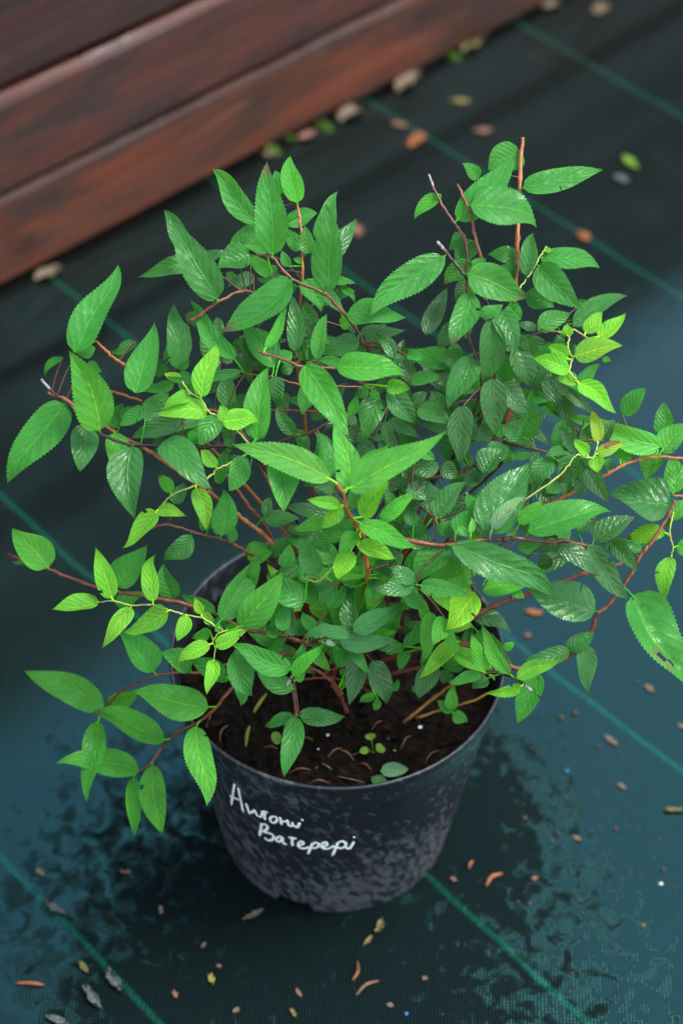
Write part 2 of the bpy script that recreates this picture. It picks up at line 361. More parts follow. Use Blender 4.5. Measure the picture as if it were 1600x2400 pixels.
# ------------------------------------------------------------------ timber wall: bevelled planks stacked on edge
WALL_OFF, PH = -0.6689, 0.1052
wall = empty('timber_wall', tuple(DV * (WALL_OFF - .02) + NV * .6))
tag(wall, 'low wall of wet red-brown stained timber planks beside the fabric', 'wall')
def plank(z0, z1, x0, x1, y_in, mat, seed):
    """profile in (y, z): y = 0 is the outer face; extruded along x with a slightly uneven surface"""
    h = z1 - z0; c = .008; g = .0018
    prof = [(-.042, g), (-c * .9, g), (-c * .35, g + c * .35), (0, g + c), (.0006, h * .3), (0, h * .55), (.0004, h * .8), (0, h - g - c),
            (-c * .35, h - g - c * .35), (-c * .9, h - g), (-.042, h - g)]
    nx = 60; V, F = [], []; r = random.Random(seed)
    ph = [r.uniform(0, 6.3) for _ in range(4)]
    for i in range(nx + 1):
        x = x0 + (x1 - x0) * i / nx
        dy = .0012 * math.sin(x * 3.1 + ph[0]) + .0006 * math.sin(x * 11 + ph[1])
        dz = .0012 * math.sin(x * 2.3 + ph[2]) + .0005 * math.sin(x * 14 + ph[3])
        for (y, z) in prof:
            V.append((x, y + dy + y_in, z0 + z + (dz if g < z < h - g else 0)))
    k = len(prof)
    for i in range(nx):
        for j in range(k):
            F.append((i * k + j, i * k + (j + 1) % k, (i + 1) * k + (j + 1) % k, (i + 1) * k + j))
    F.append(tuple(range(k))); F.append(tuple(nx * k + j for j in range(k - 1, -1, -1)))
    o = mesh_obj('plank', V, F, [mat], smooth=False)
    # local x along the wall, local y out of the wall towards the camera
    o.matrix_basis = Matrix(((-NV[0], DV[0], 0, DV[0] * WALL_OFF), (-NV[1], DV[1], 0, DV[1] * WALL_OFF), (0, 0, 1, 0), (0, 0, 0, 1)))
    return o
woods = [((.125, .029, .010), (.040, .010, .005), .48), ((.080, .020, .012), (.040, .010, .007), .44), ((.046, .014, .010), (.026, .008, .006), .46),
         ((.042, .013, .009), (.024, .008, .006), .48), ((.045, .013, .009), (.024, .008, .006), .48), ((.042, .013, .009), (.024, .008, .006), .48)]
for i, (b1, d1, rg) in enumerate(woods):
    p = plank(i * PH, (i + 1) * PH, -1.75, 1.25, [0, .0015, -.003, .001, 0, .002][i], mat_wood(i + 1.3, b1, d1, rg), i)
    p.parent = wall; p.matrix_basis = Matrix.Translation(-Vector(wall.location)) @ p.matrix_basis

# ------------------------------------------------------------------ pot
POT_H, POT_R, FOOT_R = 0.1916, 0.115, 0.0846
pot = empty('nursery_pot'); tag(pot, 'black plastic nursery pot with white handwriting and grey water stains', 'plant pot')
SEG = 160
def lathe(name, prof, mat, parent, zfun=None, closed=False):
    V, F = [], []; k = len(prof)
    for a in range(SEG):
        g = 2 * math.pi * a / SEG
        for j, (r, z) in enumerate(prof):
            V.append((r * math.cos(g), r * math.sin(g), zfun(g, j, z) if zfun else z))
    for a in range(SEG):
        a2 = (a + 1) % SEG
        for j in range(k if closed else k - 1):
            j2 = (j + 1) % k
            F.append((a * k + j, a2 * k + j, a2 * k + j2, a * k + j2))
    return mesh_obj(name, V, F, [mat], parent, smooth=True)
def body_r(z): return FOOT_R + .0012 + (z - .009) / (.162 - .009) * (.1095 - FOOT_R - .0012)
pa = on_plane(647, 2106, .004); pb = on_plane(728, 2134, .004)
A0, A1 = sorted((math.atan2(pa[1], pa[0]), math.atan2(pb[1], pb[0])))
def foot_z(g, j, z):
    gg = g - 2 * math.pi if g > math.pi else g
    for (q0, q1) in ((A0, A1), (A0 + 1.9, A1 + 1.9), (A0 + 4.0 - 2 * math.pi + 2 * math.pi, A1 + 4.0)):
        if q0 <= gg <= q1 or q0 <= g <= q1:
            return max(z, .0078)
    return z
lathe('pot_wall', [(FOOT_R - .004, .0085), (FOOT_R - .003, .0), (FOOT_R, .0), (FOOT_R + .0004, .004), (FOOT_R + .0002, .0082), (FOOT_R + .0010, .0092)] +
      [(body_r(z), z) for z in np.linspace(.0105, .160, 14)] + [(.1095, .1618), (.1108, .1628), (.1114, .1645)], M_POT, pot, foot_z)
lathe('rim', [(.1114, .1645), (.1122, .170), (.1136, .182), (.1142, .1875), (.1148, .1888), (.1150, .1900), (.1147, .1912), (.1138, .1917), (.1128, .1912), (.1123, .1895),
              (.1098, .172), (.1070, .160), (body_r(.150) - .0022, .150), (body_r(.12) - .0022, .120)], M_POT, pot)
lathe('pot_floor', [(.0005, .0105), (.04, .0102), (FOOT_R - .0042, .0098)], M_POT, pot)
# handwriting: strokes traced on the wall of the pot
STROKES = """275,225 266,270 258,320 245,420
310,260 318,310 335,390 356,486
232,335 270,350 315,368
380,402 394,440 412,500
400,478 428,484 450,470 462,466 470,492 490,516 515,522 528,500 530,478 556,478 580,484
556,488 548,515 556,552
598,548 612,526 640,520 662,536 660,562 636,578 610,572 598,548
690,528 698,560 704,596
702,568 730,566 756,568
758,552 764,580 774,604 800,606 806,576
808,600 826,608 850,622 862,600 872,578
884,552 906,553
522,586 514,640 504,700
522,590 556,594 578,616 566,642 530,660
534,664 586,672 622,690 634,716 612,738 578,738 552,716
712,714 690,706 662,720 658,742 682,752 706,736 714,714 716,748 732,772 748,772
768,716 800,716 842,726
808,722 802,752 806,790
846,776 880,784 908,768 890,750 862,764 858,792 884,812 924,812 960,800
990,766 972,806 946,866
992,772 1020,760 1046,774 1038,798 1004,812 980,806
1058,804 1092,800 1122,778 1108,756 1080,772 1078,804 1106,818 1144,812 1188,790
1222,758 1204,806 1170,882
1222,764 1258,748 1292,766 1286,794 1252,812 1212,806
1290,800 1316,816 1342,796 1366,756
1330,812 1344,812
1360,712 1380,710"""
def on_pot(x, y):
    lo, hi = .8, 1.6
    d = ray(x, y)
    t = lo
    while t < hi:
        p = CAM + t * d
        if p[2] < .162 and math.hypot(p[0], p[1]) < body_r(p[2]): break
        t += .0004
    return p
V, F = [], []
for ln in STROKES.split('\n'):
    pts = [tuple(map(float, q.split(','))) for q in ln.split()]
    P3 = []
    for (x, y) in pts:
        p = on_pot(480 + x / 3.92, 1780 + y / 3.92)
        P3.append(p)
    path = smooth_path(P3, 5)
    for q in path:
        r = math.hypot(q[0], q[1]); s = (body_r(min(q[2], .16)) + .00025) / r; q[0] *= s; q[1] *= s
    nn = len(path)
    rad = [(.00105 if 0 < i < nn - 1 else .0008) * random.uniform(.85, 1.12) for i in range(nn)]
    v, f, _, _ = tube(path, rad, 8, True, True)
    b0 = len(V)
    for q in v:                       # paint lies flat on the plastic
        r = math.hypot(q[0], q[1]); br_ = body_r(min(q[2], .16)); k = (br_ + .0001 + max(-.0002, (r - br_ - .00025)) * .22 + .00012) / r
        V.append((q[0] * k, q[1] * k, q[2]))
    F += [tuple(b0 + i for i in q) for q in f]
hw = mesh_obj('handwriting', V, F, [M_INK], pot, smooth=True); hw['label'] = 'white handwritten name in two lines on the pot'

# ------------------------------------------------------------------ soil
from mathutils import noise as mn
SOIL_Z = .166
V, F = [], []; nr, na = 46, 130
for i in range(nr + 1):
    r = .1093 * (i / nr)
    for a in range(na):
        g = 2 * math.pi * a / na; x, y = r * math.cos(g), r * math.sin(g)
        z = .0055 * mn.noise((x * 26, y * 26, 1.3)) + .0048 * mn.noise((x * 95, y * 95, 4.1)) + .0034 * mn.noise((x * 240, y * 240, 2.2))
        V.append((x, y, SOIL_Z + z + .004 * (1 - r / .11)))
for i in range(nr):
    for a in range(na):
        a2 = (a + 1) % na
        F.append((i * na + a, (i + 1) * na + a, (i + 1) * na + a2, i * na + a2))
bm = bmesh.new(); bmesh.ops.create_icosphere(bm, subdivisions=1, radius=1.0); lv = [v.co[:] for v in bm.verts]; lf = [[v.index for v in f.verts] for f in bm.faces]; bm.free()
for _ in range(520):                     # loose crumbs and clods
    rr = .106 * math.sqrt(random.random()); g = random.uniform(0, 6.28); sz = .0007 + .0036 * random.random() ** 3
    cx, cy = rr * math.cos(g), rr * math.sin(g); cz = SOIL_Z + .0055 * mn.noise((cx * 26, cy * 26, 1.3)) + .004 * (1 - rr / .11) + sz * .15; b0 = len(V)
    for v in lv: k = random.uniform(.65, 1.2); V.append((cx + v[0] * sz * k * 1.2, cy + v[1] * sz * k, cz + v[2] * sz * k * .8))
    F += [tuple(b0 + i for i in f) for f in lf]
soil = mesh_obj('soil', V, F, [M_SOIL], smooth=False)
tag(soil, 'dark moist potting soil filling the black pot', 'soil', None, 'stuff')
def soil_z(x, y):
    r = math.hypot(x, y)
    return SOIL_Z + .0055 * mn.noise((x * 26, y * 26, 1.3)) + .0048 * mn.noise((x * 95, y * 95, 4.1)) + .0034 * mn.noise((x * 240, y * 240, 2.2)) + .004 * (1 - r / .11)

# ------------------------------------------------------------------ the shrub
plant = empty('potted_shrub', (0.0, 0.01, SOIL_Z))
tag(plant, 'leafy green shrub with red stems and toothed leaves growing in the black pot', 'shrub')
U = .0125                                   # one depth step
def dome(x, y):
    r2 = ((x - 820) / 870) ** 2 + ((y - 980) / 880) ** 2
    return 1.325 - .125 * math.sqrt(max(0., 1 - r2))
def place(x, y, d):
    dep = dome(x, y) + d * U
    p = px(x, y, dep)
    for _ in range(60):                     # stay above the soil, the rim and the ground
        r = math.hypot(p[0], p[1])
        floor = SOIL_Z + .010 if r < .108 else (.200 if r < .120 else .03)
        if p[2] >= floor: break
        dep -= .006; p = px(x, y, dep)
    return p

REG = {'A': (400, 350, 3.92), 'B': (80, 600, 3.92), 'C': (400, 650, 3.92), 'D': (700, 600, 3.92), 'E': (950, 300, 3.136), 'F': (1000, 650, 3.136),
       'G': (0, 900, 3.484), 'H': (350, 900, 3.484), 'I': (650, 950, 3.484), 'J': (950, 1000, 3.484), 'K': (1200, 850, 3.92), 'M': (1150, 1150, 3.484),
       'N': (350, 1250, 3.484), 'O': (750, 1250, 3.484), 'P': (0, 1350, 1.96), 'R': (0, 1100, 3.136), 'T': (1100, 1400, 3.136), 'V': (460, 1540, 2.24)}
# stems: kind, radius at the tip (mm), depth step at tip and at the hidden end, flags (c cut tip, x joins the soil), then points tip -> root
STEMS = """
r .75 0 3 cx A785,968 A940,1000 A1100,1180 A1250,1255 A1430,1335 D250,345 D420,540 D520,660 D600,830 D640,920
o .75 1 4 x A1160,450 A1185,640 A1205,800 A1207,1000 A1210,1200 C1180,700
r .8 .3 4 cx C175,400 C290,330 C440,225 C690,125 C900,260 C1100,560
o .8 1.5 4 x B570,780 B700,910 B780,970 B840,1010 B1100,1200 H300,300
o .75 2 4 x B655,1225 B800,1270 B970,1325 H200,200 H700,330
k .8 -.2 2.5 cx B70,1135 B190,1270 G560,160 G700,310 G820,400 G950,460 G1080,495 G1310,505 H300,510 H440,515 H640,510 H900,640
o 1.0 1.3 5 x G395,72 G540,130 G700,250 G865,345 G1000,430 G1150,510 G1330,620 H100,610 H300,760 H500,890 H680,1030 H800,1130 H920,1220 H1000,1300 H1090,1480
r 1.0 4 6 x H560,650 H640,760 H720,870 H800,980 H900,1100 H960,1190 H1030,1330 H1100,1480
g .45 -.8 .5 - B1360,1150 C170,1050 C280,1120 C350,1230 C500,1320 C600,1400 C680,1480 H860,560 H950,660
g .5 -.5 1.5 - H60,1035 H135,955 H200,900 H380,825 H510,740 H560,690 H700,630 H800,570 H900,540
r .7 2 5 x H20,1180 H95,1155 H170,1150 H380,1215 H600,1270 H720,1330 H830,1390 H1020,1500
r .95 0 2.5 cx R60,625 R210,690 R360,735 R660,850 R850,895 R960,915 R1150,950 R1330,980 R1500,1040 N200,555 N330,590 N540,660 N740,770 N870,800 N1080,830 N1220,880 N1330,910
g .42 -.8 -.4 - R735,975 R835,965 R960,1000 R1125,995 R1235,1030 R1350,1065 R1480,1090 N520,740 N600,790
g .40 -.8 -.4 - N527,1030 N540,930 N520,890 N560,820 N640,790
r .7 .2 3 x P480,610 P560,530 P640,490 P720,455 P830,440 N430,1130 N760,1040
r .8 0 3 x P630,905 P700,855 P750,780 P830,710 P900,680 P980,615 P1070,510 N860,1060 N1100,990
k .9 0 3 cx N1120,1240 N1165,1165 N1230,1040 N1320,920
n .5 1 1.2 - N1175,1190 N1180,1280 N1185,1400 N1205,1490
r .9 3 7 e N1230,1080 N1330,1100 N1400,1140 N1500,1220 N1568,1310 O100,1240 O170,1340 O212,1450
o 1.0 -1.6 2 cx I480,635 I540,720 I560,830 I620,930 I660,1010 I705,1090 I722,1250 I735,1390
r 1.0 -.2 .6 x M880,470 M730,440 M600,405 M490,420 M240,390 M100,400 J790,920 J560,930 J330,970 J90,940 I960,1080 I760,1080
k .45 -.5 .1 - J70,1310 J110,1200 J180,1110 J330,970
r 1.0 -.2 3 x M1500,80 M1440,210 M1370,330 M1300,430 M1240,500 M1180,600 M1130,700 M1040,830 M950,940 M865,1010 M830,1120 M770,1230 M690,1310 M590,1380 T550,510 T330,520 O1150,900
r 1.3 2.5 4.5 x M1060,600 M900,640 M720,690 M200,880 O1568,530 O1400,600 O1250,680 O1060,770
o .8 0 4 x K1640,890 K1568,880 K1300,865 K1150,895 K1000,950 K875,1020 K640,1150 K300,1300 J820,700
o .6 .8 1 - K1640,1235 K1568,1228 K1470,1220
g .42 -.6 .2 - M1470,540 M1485,470 M1475,430 M1460,340 M1475,220 M1520,120
k .9 -1 3 cx T450,685 T380,625 T295,575 T200,560 T100,550 O1330,1130
h .8 6 9 e O1330,1130 O1200,1180 O1080,1235 O900,1365 O700,1530
h .65 6 9 e O1400,1290 O1300,1340 O1170,1390 O1000,1440 O800,1500
o 1.1 .3 4 cx E860,75 E850,200 E840,400 E830,600 E820,850 E810,1090 F620,620 F560,1100
n .7 -.3 3 cx E170,340 E220,470 E290,600 E350,690 E395,750 E450,900 F300,400 F380,900
r .8 -.8 3 cx E378,412 E430,520 E480,650 E510,800 E550,940 E600,1100 F420,500 F450,900
k .9 -.8 3 cx E232,835 E300,920 E400,1040 E460,1110 E520,1200 E600,1290 F470,300 F470,600 F430,1000
g .4 .3 .5 - E1035,870 E985,945 E940,1030 E880,1120 E830,1190
k .9 1 3 - F990,330 F900,370 F810,380 F660,392 F560,500
g .45 -1 0 - F1105,770 F1080,735 F1045,690 F1065,590 F1035,530 F1045,440 F1060,390
g .38 -.9 -.6 - F1190,450 F1140,420 F1080,385 F1060,390 F960,400
n .8 3 5 x F880,1285 F760,1260 F640,1230 F560,1220 F520,1400
n .9 3 5 x F560,1180 F400,1345 F240,1430 I900,760
k .45 .3 1 - K660,520 K620,620 K600,690 K590,850
k .4 .5 .6 - K520,585 K610,640
g .42 -1 0 - K785,740 K770,800 K740,870 K680,870 K590,850 K500,960 K380,1080 J900,640
r .55 2 3 - C1430,1235 C1240,1230 C1040,1220 C900,1225
n .6 1.2 2.5 - C1480,1310 C1400,1360 C1270,1430 C1110,1470 C900,1560
r .55 1.5 3 - C680,890 C780,897 C960,920 C1200,990 C1300,995 D420,1200 D640,1205 D790,1205 D860,1300
r .75 -.4 .4 c C800,685 C870,705 C1050,760 C1225,825 D340,1040 D600,1180
n .6 1 4 x I1080,760 I1270,910 I1330,980 I1400,1090
g .45 -.4 1 - I470,1300 I400,1380 I320,1440 I200,1400
n .5 2 3 - C1140,680 C1190,755 C1320,772 C1420,850
g .4 .6 .8 - O775,430 O790,390 O830,300
n .9 5 8 x O820,720 O870,900 O930,1040 O960,1080
n .8 5 8 x O250,820 O300,960 O360,1100 O420,1300
n .6 1 5 x V525,310 V517,200 V515,130
"""
STEM_PTS, STEM_OBJ = [], []                  # (points array, stem object)
stems_raw = []
def parse_pt(tok):
    ox, oy, s = REG[tok[0]]; a, b = tok[1:].split(',')
    return ox + float(a) / s, oy + float(b) / s
rs = random.Random(3)
for ln in STEMS.strip().split('\n'):
    t = ln.split(); kind, r0, d0, d1, fl = t[0], float(t[1]) * .001, float(t[2]), float(t[3]), t[4]
    pts = [parse_pt(q) for q in t[5:]]
    cum = [0.]
    for a, b in zip(pts, pts[1:]): cum.append(cum[-1] + math.hypot(a[0] - b[0], a[1] - b[1]))
    P = [place(x, y, d0 + (d1 - d0) * (c / cum[-1]) ** 1.6) for (x, y), c in zip(pts, cum)]
    if 'x' in fl:                            # run down to the root crown in the soil
        a = rs.uniform(0, 6.28); rr = rs.uniform(.004, .024)
        e = np.array([rr * math.cos(a), .012 + rr * math.sin(a), SOIL_Z - .004])
        last = P[-1]; drop = last[2] - e[2]
        if np.linalg.norm(last - e) > .02:
            P.append(last * .45 + e * .55 + np.array([0, 0, .10 * drop])); P.append(e)
        else: P.append(e)
    if 'e' in fl: P.append(on_plane(*pts[-1], SOIL_Z - .004))
    path = smooth_path(P, 6)
    stems_raw.append((kind, r0, fl, path))
ALLP, ALLI, ALLK = [], [], []
for i, (k, r0, fl, path) in enumerate(stems_raw):
    for j, q in enumerate(path): ALLP.append(q); ALLI.append(i); ALLK.append(j)
ALLP = np.array(ALLP); ALLI = np.array(ALLI); ALLD = (ALLP - CAM) @ FW

